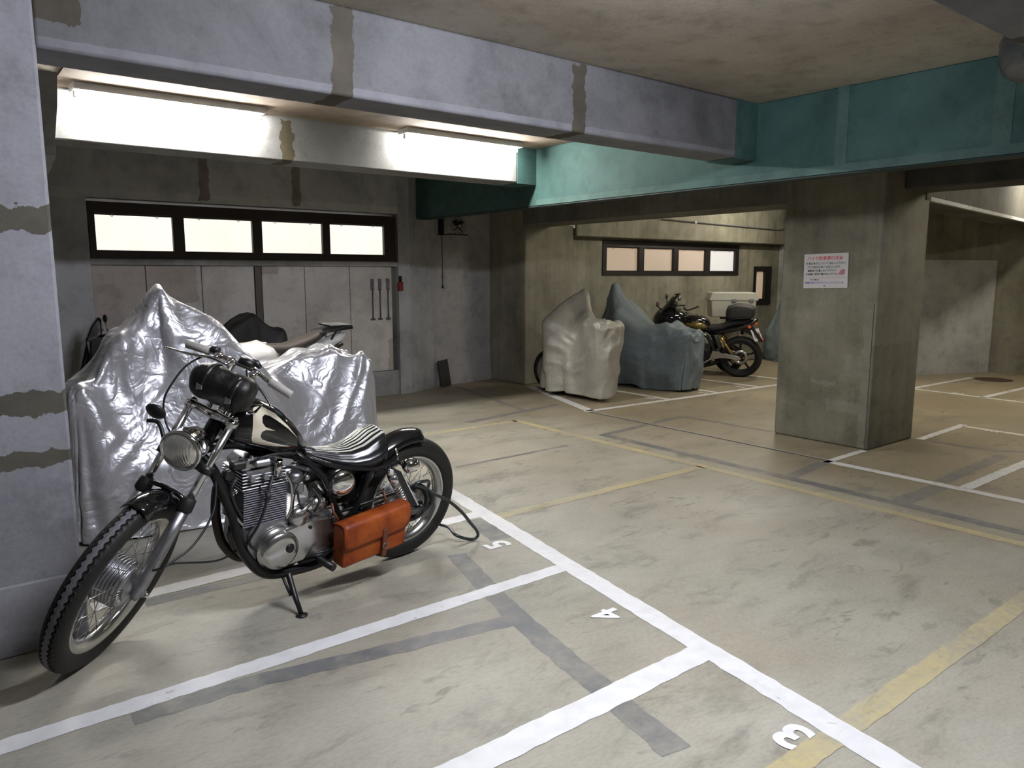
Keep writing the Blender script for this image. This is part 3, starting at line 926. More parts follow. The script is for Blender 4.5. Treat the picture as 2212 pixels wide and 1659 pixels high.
def wheel(parent, c, ax, R_rim, R_tyre, hw, spokes, hub_prof, tread=False, name='wheel', rim_w=None, hub_mat=None, hub_r=0.05, hub_w=0.05, up=(0, 0, 1)):
    """tyre > rim, hub, spokes."""
    c, ax = Vector(c), Vector(ax).normalized()
    u = Vector(up) - ax * Vector(up).dot(ax)
    u.normalize()
    v = ax.cross(u)
    mb = MB()
    mb.use(m_rubber)
    if not tread:
        prof = tyre_profile(R_rim, R_tyre, hw)
        mb.torus(c, ax, R_rim, prof, 72, u0=u)
    else:
        # ribbed tread with two zig-zag grooves
        n = 320
        H = R_tyre - R_rim
        R_ = []
        for k in range(n):
            t = 2 * PI * k / n
            d = u * math.cos(t) + v * math.sin(t)
            zz = 0.0028 * (1 if (k // 2) % 2 else -1)
            pr = [(-0.003, -hw * 0.60), (H * 0.25, -hw * 0.92), (H * 0.52, -hw), (H * 0.76, -hw * 0.88), (H * 0.90, -hw * 0.66),
                  (H * 0.955, -hw * 0.44 + zz), (H * 0.90, -hw * 0.37 + zz), (H * 0.90, -hw * 0.33 + zz), (H * 0.985, -hw * 0.25 + zz),
                  (H, 0.0),
                  (H * 0.985, hw * 0.25 + zz), (H * 0.90, hw * 0.33 + zz), (H * 0.90, hw * 0.37 + zz), (H * 0.955, hw * 0.44 + zz),
                  (H * 0.90, hw * 0.66), (H * 0.76, hw * 0.88), (H * 0.52, hw), (H * 0.25, hw * 0.92), (-0.003, hw * 0.60)]
            R_.append([mb.bm.verts.new(c + d * (R_rim + p[0]) + ax * p[1]) for p in pr])
        R_.append(R_[0])
        q = len(pr)
        for A, B in zip(R_, R_[1:]):
            for i in range(q - 1):
                mb.use(m_tread if i in (8, 9) else m_rubber)
                mb._f([A[i], A[i + 1], B[i + 1], B[i]], i < 4 or i > 13)
    tyre = mb.build(name, None, parent)
    rw = rim_w or hw * 0.72
    rp = [(0.006, -rw), (0.008, -rw * 0.86), (-0.010, -rw * 0.78), (-0.020, -rw * 0.45), (-0.026, 0), (-0.020, rw * 0.45), (-0.010, rw * 0.78), (0.008, rw * 0.86), (0.006, rw), (-0.004, rw), (-0.016, rw * 0.8), (-0.033, rw * 0.35), (-0.036, 0), (-0.033, -rw * 0.35), (-0.016, -rw * 0.8), (-0.004, -rw)]
    MB().torus(c, ax, R_rim, rp, 72, u0=u).build('rim', m_alup, tyre)
    MB().lathe(hub_prof, c, ax, 40).build('hub', hub_mat or m_alu, tyre)
    for k in range(spokes):
        t0 = 2 * PI * k / spokes
        sd = 1 if k % 2 else -1
        lace = 0.42 * (1 if (k // 2) % 2 else -1)
        t1 = t0 + lace
        d0 = u * math.cos(t1) + v * math.sin(t1)
        d1 = u * math.cos(t0) + v * math.sin(t0)
        MB().cyl(c + d0 * hub_r + ax * sd * hub_w, c + d1 * (R_rim - 0.030) + ax * sd * rw * 0.18, 0.0018, n=5).build('spoke', m_alup, tyre)
    return tyre


# wheels
A_f = fk(0.095, 0, 0)
fins = [(-0.060, 0.03), (-0.058, 0.085)]
for k in range(7):
    z = -0.052 + k * 0.014
    fins += [(z, 0.094), (z + 0.005, 0.094), (z + 0.006, 0.086), (z + 0.012, 0.086)]
fins += [(0.050, 0.088), (0.054, 0.06), (0.070, 0.03), (0.080, 0.018)]
ft = wheel(bike, A_f, n_ax, 0.277, 0.364, 0.044, 40, fins, True, 'front_tyre', hub_r=0.09, hub_w=0.045)
cw = MB()
for k in range(9):
    t = -0.9 + 0.16 * k
    u_ = (Vector((0, 0, 1)) - n_ax * n_ax.z).normalized()
    v_x = n_ax.cross(u_)
    d = u_ * math.cos(t + 2.2) + v_x * math.sin(t + 2.2)
    cw.cyl(A_f + d * 0.05 + n_ax * 0.057, A_f + d * 0.088 + n_ax * 0.053, 0.003, n=6)
cw.build('brake_plate_rib', m_alup, ft)
R_c = Vector((0, 0, 0.332))
rhub = [(-0.09, 0.02), (-0.085, 0.075), (-0.05, 0.085), (-0.04, 0.05), (0.03, 0.05), (0.045, 0.085), (0.06, 0.095), (0.068, 0.095), (0.072, 0.075), (0.085, 0.07), (0.092, 0.03), (0.115, 0.022)]
rt = wheel(bike, R_c, (0, 1, 0), 0.236, 0.332, 0.056, 36, rhub, False, 'rear_tyre', hub_r=0.06, hub_w=0.045)
MB().torus(R_c + Vector((0, 0.078, 0)), (0, 1, 0), 0.098, [(0.007, -0.006), (0.007, 0.006), (-0.02, 0.006), (-0.02, -0.006)], 44).build('sprocket', m_blackm, rt)

# forks and steering
for sgn in (1, -1):
    b = 0.092 * sgn
    MB().tube([fk(0.095, b, 0.34), fk(0.095, b, 0.735)], 0.0155, 18).build('fork_tube', m_forkchrome, bike)
    sl = MB().tube([fk(0.095, b, -0.035), fk(0.095, b, -0.015), fk(0.095, b, 0.03), fk(0.095, b, 0.20), fk(0.095, b, 0.345)], [0.014, 0.021, 0.026, 0.0265, 0.024], 20)
    sl.cyl(fk(0.095, b * 0.72, 0.0), fk(0.095, b * 1.32, 0.0), 0.014)
    sl.tube([fk(0.075, b * 0.98, 0.19), fk(0.075, b * 0.98, 0.205), fk(0.07, b * 0.9, 0.22)], 0.008, 8)
    slider = sl.build('fork_slider', m_alu, bike)
    MB().cyl(fk(0.095, b * 1.28, 0.0), fk(0.095, b * 1.5, 0.0), 0.010).build('axle_nut', m_chrome, slider)
    MB().tube([fk(0.095, b, 0.338), fk(0.095, b, 0.345), fk(0.095, b, 0.37), fk(0.095, b, 0.392), fk(0.095, b, 0.398)], [0.026, 0.031, 0.030, 0.027, 0.018], 20).build('dust_boot', m_rubber, bike)
    MB().tube([fk(0.095, b, 0.735), fk(0.095, b, 0.745), fk(0.095, b, 0.752)], [0.017, 0.017, 0.010], 14).build('fork_cap', m_chrome, bike)
lc = MB()
lc.tube([fk(0.095, -0.092, 0.518), fk(0.06, -0.05, 0.518), fk(0.0, 0, 0.518), fk(0.06, 0.05, 0.518), fk(0.095, 0.092, 0.518)], [0.022, 0.022, 0.03, 0.022, 0.022], 10)
for sgn in (1, -1):
    lc.tube([fk(0.095, 0.092 * sgn, 0.500), fk(0.095, 0.092 * sgn, 0.534)], 0.027, 16)
lc.build('lower_fork_clamp', m_blackm, bike)
uc = MB()
uc.tube([fk(0.095, -0.105, 0.722), fk(0.075, -0.05, 0.722), fk(0.05, 0, 0.720), fk(0.075, 0.05, 0.722), fk(0.095, 0.105, 0.722)], [0.020, 0.024, 0.030, 0.024, 0.020], 12, True, 4, 0.55)
for sgn in (1, -1):
    uc.tube([fk(0.095, 0.092 * sgn, 0.708), fk(0.095, 0.092 * sgn, 0.734)], 0.024, 16)
    uc.cyl(fk(0.115, 0.092 * sgn, 0.72), fk(0.125, 0.10 * sgn, 0.72), 0.007, n=8)
uc.cyl(fk(0.0, 0, 0.70), fk(0, 0, 0.75), 0.022)
uc.build('upper_fork_clamp', m_chrome, bike)

# front fender: a short black blade hugging the tyre between the legs
def fender(c, ax, up, R, hw, a0, a1, n=26, lip=0.035, m=8):
    c, ax = Vector(c), Vector(ax).normalized()
    u = (Vector(up) - ax * Vector(up).dot(ax)).normalized()
    v = ax.cross(u)
    rs = []
    for k in range(n + 1):
        t = a0 + (a1 - a0) * k / n
        d = u * math.cos(t) + v * math.sin(t)
        e = math.sin(PI * min(1, max(0, (k + 1.0) / (n + 2)))) ** 0.25
        ring = []
        for j in range(m + 1):
            f = -1 + 2 * j / m
            ring.append(c + d * (R - lip * abs(f) ** 2.6 - (1 - e) * 0.02) + ax * hw * f * (0.85 + 0.15 * e))
        for j in range(m, -1, -1):
            f = -1 + 2 * j / m
            ring.append(c + d * (R - 0.003 - lip * abs(f) ** 2.6 - (1 - e) * 0.02) + ax * hw * 0.97 * f * (0.85 + 0.15 * e))
        rs.append(ring)
    return rs


ufw = fk(0.095, 0, 1.0) - A_f
ff = MB().rings(fender(A_f, n_ax, ufw, 0.384, 0.060, -0.45, 0.60, 24, 0.034))
ff.build('front_fender', m_black, bike)
MB().tube([fk(0.10, -0.075, 0.33), fk(0.11, -0.065, 0.385), fk(0.11, 0.065, 0.385), fk(0.10, 0.075, 0.33)], 0.010, 10, True, 4).build('fork_brace', m_black, bike)

# headlight
hc = fk(0.150, 0.0, 0.575)
hl = MB().lathe([(-0.10, 0.02), (-0.085, 0.045), (-0.05, 0.066), (0.0, 0.074), (0.03, 0.078), (0.04, 0.083), (0.055, 0.084), (0.058, 0.078), (0.05, 0.075)], hc, h_ax, 36)
hlo = hl.build('headlight', m_chrome, bike)
MB().lathe([(0.048, 0.076), (0.060, 0.066), (0.070, 0.045), (0.074, 0.02), (0.075, 0.001)], hc, h_ax, 36).build('lens', m_lens, hlo)
MB().tube([fk(0.05, 0, 0.52), fk(0.12, 0, 0.495), hc - s_ax * 0.075], 0.011, 8).build('headlight_bracket', m_blackm, bike)
MB().cyl(hc - s_ax * 0.082 + h_ax * 0.045, hc - s_ax * 0.092 + h_ax * 0.05, 0.004, n=8).build('bezel_screw', m_chrome, hlo)
# mirror low on the right fork leg
mm = MB().tube([fk(0.10, -0.085, 0.535), fk(0.12, -0.10, 0.548), fk(0.12, -0.155, 0.60), fk(0.12, -0.200, 0.588)], 0.0085, 8, True, 3)
mirror = mm.build('mirror_stem', m_blackm, bike)
MB().lathe([(-0.012, 0.01), (-0.010, 0.03), (0.0, 0.041), (0.008, 0.040), (0.010, 0.036)], fk(0.118, -0.190, 0.632), -h_ax * 0.75 - n_ax * 0.15 + s_ax * 0.55, 26).build('mirror_head', m_blackm, mirror)

# handlebar
bar = MB().tube([fk(0.03, -0.255, 0.927), fk(0.03, -0.16, 0.943), fk(0.03, -0.06, 0.946), fk(0.03, 0.04, 0.952), fk(0.03, 0.12, 0.940), fk(0.03, 0.228, 0.930)], 0.0105, 12, True, 4)
for sgn in (1, -1):
    bar.tube([fk(0.05, 0.042 * sgn, 0.73), fk(0.03, 0.05 * sgn, 0.86), fk(0.03, 0.05 * sgn, 0.945)], [0.013, 0.012, 0.016], 10)
hb = bar.build('handlebar', m_chrome, bike)
for a_, b2 in (((0.03, -0.257, 0.927), (0.03, -0.160, 0.943)), ((0.03, 0.122, 0.940), (0.03, 0.230, 0.930))):
    MB().tube([fk(*a_), fk(*a_) .lerp(fk(*b2), 0.03), fk(*a_).lerp(fk(*b2), 0.97), fk(*b2)], [0.0145, 0.0175, 0.0175, 0.0145], 16).build('grip', m_grip, hb)
for pth, nm in (([(0.06, -0.05, 0.925), (0.085, -0.12, 0.920), (0.09, -0.20, 0.895), (0.09, -0.30, 0.876)], 'brake_lever'), ([(0.055, 0.04, 0.935), (0.07, 0.09, 0.905), (0.085, 0.14, 0.885), (0.09, 0.19, 0.855)], 'clutch_lever')):
    lv = MB().tube([fk(*q) for q in pth], [0.007, 0.006, 0.0055, 0.0045], 8, True, 4)
    lv.ball(fk(*pth[-1]), 0.008, 6)
    lv.build(nm, m_chrome, hb)
for b in (-0.115, -0.06, 0.055):
    pk = MB().tube([fk(0.03, b - 0.014, 0.946), fk(0.03, b + 0.014, 0.946)], 0.0165, 12)
    pk.cyl(fk(0.03, b, 0.946), fk(0.06, b, 0.925), 0.010)
    pk.build('lever_perch', m_chrome, hb)
sb_ = MB().tube([fk(0.025, -0.030, 0.965), fk(0.025, 0.030, 0.968)], [0.022, 0.020], 10)
sb_.tube([fk(0.01, -0.01, 0.975), fk(0.0, 0.03, 0.985), fk(0.0, 0.05, 0.975)], [0.014, 0.016, 0.010], 8)
MB().tube([fk(0.03, -0.155, 0.955), fk(0.03, -0.125, 0.958)], 0.018, 10).build('switch_box', m_blackm, hb)
sb_.tube([fk(0.05, 0.02, 0.94), fk(0.06, 0.05, 0.90), fk(0.06, 0.06, 0.88)], 0.004, 6)
sb_.build('switch_box', m_blackm, hb)
# cables
MB().tube([fk(0.06, -0.14, 0.937), fk(0.09, -0.187, 0.849), fk(0.10, -0.198, 0.74), fk(0.09, -0.191, 0.675), fk(0.085, -0.147, 0.612), fk(0.08, -0.10, 0.575)], 0.0042, 7, True, 6).build('brake_hose', m_cable, bike)
MB().tube([(1.057, 0.05, 0.70), (1.068, 0.08, 0.619), (1.105, 0.12, 0.543), (1.195, 0.16, 0.462), (1.282, 0.19, 0.435), (1.339, 0.2, 0.42), fk(0.075, 0.075, 0.07)], 0.0048, 7, True, 6).build('brake_cable', m_cable, bike)
MB().tube([fk(0.07, 0.08, 0.07), (1.339, 0.2, 0.42), (1.282, 0.19, 0.419), (1.098, 0.12, 0.342), (0.992, 0.06, 0.316), (0.93, 0.03, 0.33)], 0.0046, 7, True, 6).build('speedometer_cable', m_cable, bike)
MB().tube([(0.825, 0.1, 0.656), (0.857, 0.13, 0.604), (0.886, 0.15, 0.537), (0.917, 0.15, 0.463), (0.944, 0.13, 0.389), (0.90, 0.12, 0.33)], 0.0065, 7, True, 6).build('clutch_cable', m_cable, bike)

# frame
fr = MB()
fr.tube([Q0 + s_ax * 0.50, Q0 + s_ax * 0.74], 0.031, 18)
fr.tube([(1.08, 0, 0.80), (0.957, 0, 0.80), (0.836, 0, 0.752), (0.64, 0, 0.69)], 0.026, 12, True, 3)
fr.tube([(1.10, 0, 0.775), (1.058, 0.04, 0.700), (1.018, 0.06, 0.585), (0.985, 0.072, 0.49), (0.972, 0.085, 0.40), (0.945, 0.098, 0.318), (0.890, 0.108, 0.235), (0.832, 0.112, 0.196), (0.742, 0.112, 0.180), (0.60, 0.110, 0.172), (0.50, 0.105, 0.20), (0.46, 0.10, 0.36)], 0.0225, 12, True, 4)
fr.tube([(0.955, 0.0, 0.41), (0.929, -0.04, 0.311), (0.862, -0.06, 0.219), (0.80, -0.062, 0.177), (0.706, -0.065, 0.164), (0.56, -0.07, 0.162), (0.46, -0.09, 0.21), (0.46, -0.10, 0.36)], 0.0175, 12, True, 4)
for sgn in (1, -1):
    fr.tube([(0.70, 0.03 * sgn, 0.735), (0.67, 0.085 * sgn, 0.70), (0.569, 0.10 * sgn, 0.60), (0.503, 0.10 * sgn, 0.446), (0.45, 0.10 * sgn, 0.35)], 0.0150, 12, True, 4)
    fr.tube([(0.64, 0.05 * sgn, 0.695), (0.50, 0.10 * sgn, 0.635), (0.32, 0.115 * sgn, 0.595), (0.22, 0.12 * sgn, 0.59), (0.16, 0.12 * sgn, 0.60)], 0.0135, 10, True, 3)
    fr.tube([(0.305, 0.112 * sgn, 0.60), (0.365, 0.108 * sgn, 0.44), (0.42, 0.10 * sgn, 0.36)], 0.0135, 10, True, 3)
fr.build('frame', plain('black_frame_enamel', (0.006, 0.006, 0.007), 0.3, 0.0, 0.35), bike)
sw_ = MB()
for sgn in (1, -1):
    sw_.tube([(0.45, 0.09 * sgn, 0.35), (0.12, 0.115 * sgn, 0.335), (-0.02, 0.115 * sgn, 0.332)], [0.02, 0.018, 0.02], 12)
    sw_.cyl((0, 0.09 * sgn, 0.332), (0, 0.15 * sgn, 0.332), 0.012)
sw_.build('swingarm', m_black, bike)

# tank
tk = [(0.612, 0.716, 0.752, 0.016), (0.63, 0.714, 0.772, 0.034), (0.66, 0.714, 0.818, 0.062), (0.70, 0.716, 0.872, 0.086), (0.76, 0.725, 0.932, 0.106), (0.81, 0.742, 0.966, 0.116), (0.86, 0.765, 0.988, 0.121), (0.91, 0.785, 0.997, 0.119), (0.955, 0.80, 0.993, 0.110), (0.99, 0.815, 0.972, 0.090), (1.012, 0.835, 0.945, 0.060)]


def tank_at(x):
    i = 0
    while i < len(tk) - 2 and tk[i + 1][0] < x:
        i += 1
    t = (x - tk[i][0]) / (tk[i + 1][0] - tk[i][0])
    t = min(1, max(0, t))
    return [tk[i][k] * (1 - t) + tk[i + 1][k] * t for k in (1, 2, 3)]


def tank_y(x, z):
    z0, z1, w = tank_at(x)
    zc, h = z0 + (z1 - z0) * 0.40, 0
    h = (z1 - zc) if z > zc else (zc - z0)
    q = min(1.0, abs(z - zc) / max(h, 1e-4))
    return w * max(0.0, 1 - q ** 2.6) ** (1 / 2.2)


rs = []
for x in np.linspace(0.612, 1.012, 34):
    z0, z1, w = tank_at(x)
    zc = z0 + (z1 - z0) * 0.40
    ring = []
    for k in range(32):
        a = 2 * PI * k / 32
        ca, sa = math.cos(a), math.sin(a)
        zz = zc + (z1 - zc if sa > 0 else zc - z0) * (abs(sa) ** (2 / 2.6)) * (1 if sa > 0 else -1)
        ring.append((x, tank_y(x, zz) * (1 if ca >= 0 else -1) if abs(ca) > 1e-6 else 0.0, zz))
    rs.append(ring)
tank = MB().rings(rs).build('tank', m_black, bike)
MB().lathe([(-0.004, 0.027), (0.008, 0.027), (0.012, 0.022), (0.013, 0.001)], (0.90, 0, 0.997), (0.05, 0, 1), 24).build('filler_cap', m_chrome, tank)
pan = [(0.745, 0.778), (0.83, 0.797), (0.905, 0.818), (0.926, 0.828), (0.934, 0.850), (0.930, 0.90), (0.924, 0.952), (0.916, 0.968), (0.90, 0.977), (0.872, 0.972), (0.819, 0.936), (0.758, 0.873), (0.700, 0.803), (0.758, 0.861), (0.818, 0.910), (0.848, 0.932), (0.871, 0.942), (0.885, 0.934), (0.888, 0.912), (0.876, 0.892), (0.829, 0.867), (0.872, 0.879), (0.891, 0.874), (0.898, 0.856), (0.890, 0.840), (0.857, 0.823)]


def tank_panel(name, poly, off, mat, sgn=1):
    bm = bmesh.new()
    vs = [bm.verts.new((p[0], 0, p[1])) for p in poly]
    es = [bm.edges.new((vs[i], vs[(i + 1) % len(vs)])) for i in range(len(vs))]
    bmesh.ops.triangle_fill(bm, edges=es, use_beauty=True)
    for _ in range(3):
        bmesh.ops.subdivide_edges(bm, edges=list(bm.edges), cuts=1, use_grid_fill=True)
    for v in bm.verts:
        v.co.y = sgn * (tank_y(v.co.x, v.co.z) + off)
    for f in bm.faces:
        f.smooth = True
    mb = MB()
    mb.bm.free()
    mb.bm = bm
    return mb.build(name, mat, tank)


for sgn in (1, -1):
    tank_panel('cream_panel', pan, 0.0018, m_cream, sgn)

# engine
eng = MB().prism([(0.935, 0.41), (0.94, 0.33), (0.90, 0.235), (0.82, 0.195), (0.70, 0.20), (0.58, 0.225), (0.50, 0.26), (0.485, 0.34), (0.52, 0.42), (0.62, 0.45), (0.74, 0.44), (0.90, 0.45)], -0.12, 0.105, 1, 0.012)
engine = eng.build('crankcase', m_alu, bike)
cyl = MB()
cyl.box((0.765, -0.085, 0.43), (0.938, 0.085, 0.61))
for k in range(16):
    z = 0.440 + k * 0.0107
    cyl.box((0.748, -0.098, z), (0.955, 0.098, z + 0.0062), 0.002)
cyl.build('cylinder', m_finmat, bike)
hd = MB()
for k in range(6):
    z = 0.612 + k * 0.0125
    e = 0.004 * k
    hd.box((0.745 + e * 0.4, -0.10, z), (0.962 - e * 0.4, 0.10 - e, z + 0.0060), 0.002)
hd.box((0.775, -0.08, 0.61), (0.935, 0.08, 0.69))
hd.prism([(0.76, 0.69), (0.95, 0.69), (0.955, 0.715), (0.92, 0.742), (0.80, 0.742), (0.755, 0.72)], -0.07, 0.07, 1, 0.008)
hd.box((0.83, 0.05, 0.705), (0.905, 0.10, 0.735), 0.008)
for x in (0.79, 0.86, 0.92):
    hd.cyl((x, 0.085, 0.66), (x, 0.112, 0.66), 0.012, n=6)
head = hd.build('cylinder_head', m_alu, bike)
for x, y, z in ((0.785, 0.05, 0.745), (0.90, 0.055, 0.745), (0.94, 0.03, 0.735), (0.84, 0.07, 0.738), (0.76, 0.06, 0.715)):
    MB().lathe([(0, 0.009), (0.010, 0.009), (0.014, 0.005)], (x, y, z - 0.006), (0, 0.3, 1), 8).build('head_bolt', m_chrome, head)
MB().box((0.93, 0.03, 0.70), (0.99, 0.075, 0.735), 0.006).tube([(0.92, 0.06, 0.715), (0.88, 0.09, 0.745), (0.80, 0.09, 0.75), (0.70, 0.08, 0.73)], 0.006, 7, True, 3).build('ignition_lead', m_cable, head)
MB().tube([(0.97, 0.06, 0.66), (1.0, 0.075, 0.62), (0.985, 0.085, 0.55), (0.95, 0.09, 0.48)], 0.007, 8, True, 3).build('rubber_hose', m_cable, head)
MB().cyl((0.800, 0.098, 0.655), (0.798, 0.10, 0.725), 0.017).build('breather_tube', m_chrome, head)
MB().tube([(0.866, 0.13, 0.600), (0.866, 0.145, 0.585), (0.868, 0.128, 0.560)], [0.010, 0.013, 0.010], 8).cyl((0.90, 0.07, 0.63), (0.866, 0.13, 0.60), 0.005).build('spark_plug_cap', m_cable, head)
MB().lathe([(0, 0.016), (0.012, 0.016), (0.022, 0.010), (0.026, 0.001)], (0.99, 0.06, 0.60), (0.4, 0.9, 0), 14).cyl((0.94, 0.05, 0.60), (0.99, 0.06, 0.60), 0.012).build('oil_union', m_chrome, head)
MB().lathe([(0.0, 0.024), (0.03, 0.026), (0.034, 0.02)], (0.998, 0.03, 0.680), (0, 1, 0), 16).build('horn', m_blackm, head)
oil = MB().tube([(0.76, 0.112, 0.44), (0.742, 0.12, 0.50), (0.742, 0.115, 0.60), (0.77, 0.105, 0.66)], 0.005, 8, True, 4)
oil.build('oil_pipe', m_alup, bike)
oil = MB().tube([(0.955, 0.10, 0.455), (0.99, 0.08, 0.52), (0.985, 0.06, 0.60)], 0.006, 8, True, 4)
oil.build('oil_pipe', m_alup, bike)
lcov = MB().prism([(0.795, 0.405), (0.66, 0.425), (0.535, 0.412), (0.502, 0.375), (0.500, 0.27), (0.54, 0.245), (0.66, 0.232), (0.76, 0.228)], 0.10, 0.142, 1, 0.010)
lcv = lcov.build('left_engine_cover', m_alup, bike)
for x, z in ((0.655, 0.388), (0.54, 0.29), (0.53, 0.38)):
    MB().cyl((x, 0.14, z), (x, 0.147, z), 0.009, n=6).build('cover_bolt', m_blackm, lcv)
mg = MB().lathe([(0.0, 0.100), (0.030, 0.098), (0.032, 0.090), (0.055, 0.088), (0.066, 0.080), (0.073, 0.060), (0.076, 0.03), (0.077, 0.001)], (0.806, 0.098, 0.318), (0, 1, 0), 44)
mgo = mg.build('magneto_cover', m_alup, bike)
MB().lathe([(0.0, 0.022), (0.006, 0.021), (0.008, 0.016), (0.008, 0.001)], (0.772, 0.171, 0.330), (-0.25, 1, 0.05), 20).build('inspection_plug', m_blackm, mgo)
gear = MB()
gear.lathe([(0.0, 0.05), (0.025, 0.048), (0.04, 0.035), (0.044, 0.001)], (0.70, 0.10, 0.437), (0, 1, 0.15), 20)
gear.lathe([(0.0, 0.04), (0.03, 0.036), (0.036, 0.001)], (0.60, 0.09, 0.47), (0, 1, 0.1), 18)
gear.box((0.63, 0.06, 0.43), (0.69, 0.13, 0.48), 0.01).box((0.56, 0.05, 0.44), (0.60, 0.12, 0.50), 0.008)
gear.tube([(0.74, 0.12, 0.44), (0.69, 0.13, 0.47), (0.64, 0.12, 0.50)], 0.011, 10)
gear.build('starter_gear_case', m_alup, bike)
cb = MB()
cb.lathe([(0, 0.028), (0.05, 0.028), (0.055, 0.035), (0.09, 0.035), (0.10, 0.02)], (0.70, 0.06, 0.545), (0, 0.15, 1), 18)
cb.cyl((0.77, 0.0, 0.62), (0.62, 0.02, 0.62), 0.030)
cb.box((0.665, 0.03, 0.54), (0.72, 0.10, 0.60), 0.008)
cb.lathe([(0, 0.012), (0.012, 0.013), (0.016, 0.008)], (0.66, 0.10, 0.618), (0, 1, 0), 12)
cb.build('carburettor', m_alu, bike)
MB().lathe([(-0.06, 0.05), (-0.05, 0.058), (0.05, 0.058), (0.06, 0.05)], (0.60, 0.0, 0.60), (1, 0, -0.1), 24).build('air_filter', m_blackm, bike)
MB().tube([(0.70, 0.10, 0.56), (0.70, 0.125, 0.50), (0.655, 0.13, 0.46), (0.62, 0.12, 0.40)], 0.005, 7, True, 4).tube([(0.66, 0.10, 0.64), (0.72, 0.12, 0.58), (0.735, 0.125, 0.47), (0.70, 0.12, 0.43)], 0.0035, 6, True, 4).tube([(0.62, 0.09, 0.55), (0.60, 0.125, 0.50), (0.63, 0.13, 0.45)], 0.006, 7, True, 4).build('fuel_hose', m_cable, bike)

# exhaust on the far side
ex = MB().tube([(0.94, -0.04, 0.64), (0.985, -0.065, 0.60), (0.995, -0.075, 0.50), (0.985, -0.08, 0.40), (0.95, -0.09, 0.29), (0.87, -0.10, 0.20), (0.74, -0.13, 0.175), (0.45, -0.16, 0.185)], 0.0205, 14, True, 5)
ex.tube([(0.45, -0.16, 0.185), (0.40, -0.16, 0.19), (0.0, -0.17, 0.23), (-0.15, -0.175, 0.245)], [0.021, 0.036, 0.038, 0.030], 16)
ex.build('exhaust_pipe', m_exh, bike)

# oil tank with polished cap below the seat
ot = MB().tube([(0.47, -0.09, 0.55), (0.478, 0.06, 0.555), (0.478, 0.11, 0.557), (0.478, 0.122, 0.557)], [0.07, 0.085, 0.078, 0.062], 28)
oto = ot.build('oil_tank', m_black, bike)
MB().lathe([(0.0, 0.062), (0.010, 0.062), (0.022, 0.054), (0.030, 0.036), (0.033, 0.001)], (0.478, 0.118, 0.557), (0.1, 1, 0.06), 36).build('cap', m_chrome, oto)
MB().box((0.36, -0.07, 0.42), (0.55, 0.085, 0.56), 0.02).build('battery_box', m_black, bike)

# seat: pleated solo pan
sp = [(0.625, 0.690, 0.712, 0.022), (0.60, 0.680, 0.714, 0.038), (0.54, 0.655, 0.702, 0.062), (0.47, 0.628, 0.690, 0.088), (0.40, 0.610, 0.690, 0.112), (0.33, 0.605, 0.712, 0.130), (0.27, 0.612, 0.748, 0.134), (0.225, 0.628, 0.762, 0.122), (0.200, 0.645, 0.752, 0.095), (0.19, 0.66, 0.73, 0.06)]
mbs = MB()
NP = 11
xs_ = np.linspace(0.625, 0.19, 40)
grid = []
for x in xs_:
    xi = [p[0] for p in sp][::-1]
    zb, zt, w = [float(np.interp(x, xi, [p[k] for p in sp][::-1])) for k in (1, 2, 3)]
    row = []
    for j in range(NP * 4 + 1):
        f = -1 + 2 * j / (NP * 4)
        ph = (j % 4) / 4.0
        rib = 0.0045 * abs(math.sin(PI * ph))
        z = zb + (zt - zb) * (max(0, 1 - abs(f) ** 4.5) ** 0.5) * (0.93 + 0.07 * math.cos(f * PI)) + rib * (1 - abs(f) ** 6)
        if abs(f) > 0.98:
            z = zb + (zt - zb) * 0.35
        row.append(mbs.bm.verts.new((x, w * f, z)))
    low = [mbs.bm.verts.new((x, w * 0.97 * f, zb)) for f in (1.0, 0.5, 0, -0.5, -1.0)]
    grid.append(row + low)
for A, B in zip(grid, grid[1:]):
    n = len(A)
    for j in range(n):
        k = (j + 1) % n
        stripe = 8 <= j < NP * 4 - 8 and xs_[grid.index(A)] < 0.575
        mbs.use(m_seatw if stripe and j % 4 in (1, 2) else m_seatb)
        mbs._f([A[j], A[k], B[k], B[j]], True)
mbs.use(m_seatb)
mbs._f(grid[0])
mbs._f(grid[-1][::-1])
mbs.build('seat', None, bike)

# rear fender, lamp, number-plate bracket, shocks
rf = MB().rings(fender(R_c, (0, 1, 0), (0, 0, 1), 0.388, 0.080, -0.16, 1.52, 44, 0.052, 10))
rf.build('rear_fender', m_black, bike)
for sgn in (1, -1):
    MB().tube([(0.16, 0.12 * sgn, 0.60), (0.14, 0.085 * sgn, 0.655)], 0.008, 8).build('fender_stay', m_chrome, bike)
tl = MB().lathe([(-0.042, 0.012), (-0.04, 0.026), (-0.02, 0.036), (0.02, 0.038), (0.034, 0.033), (0.043, 0.018), (0.045, 0.001)], (0.108, 0.165, 0.587), (0.97, 0.2, 0.1), 28)
tl.tube([(0.15, 0.125, 0.60), (0.14, 0.145, 0.585), (0.13, 0.160, 0.585)], 0.010, 8)
tlo = tl.build('tail_lamp', m_chrome, bike)
MB().lathe([(-0.048, 0.012), (-0.042, 0.024)], (0.108, 0.165, 0.587), (0.97, 0.2, 0.1), 20).build('lens', m_redlens, tlo)
MB().prism([(0.232, 0.603), (0.152, 0.556), (0.026, 0.352), (0.098, 0.345)], 0.142, 0.149, 1).build('plate_bracket', m_blackm, bike)
MB().prism([(0.160, 0.560), (0.152, 0.554), (0.024, 0.350), (0.034, 0.348)], 0.1495, 0.1525, 1).build('plate_edge', m_alup, bike)
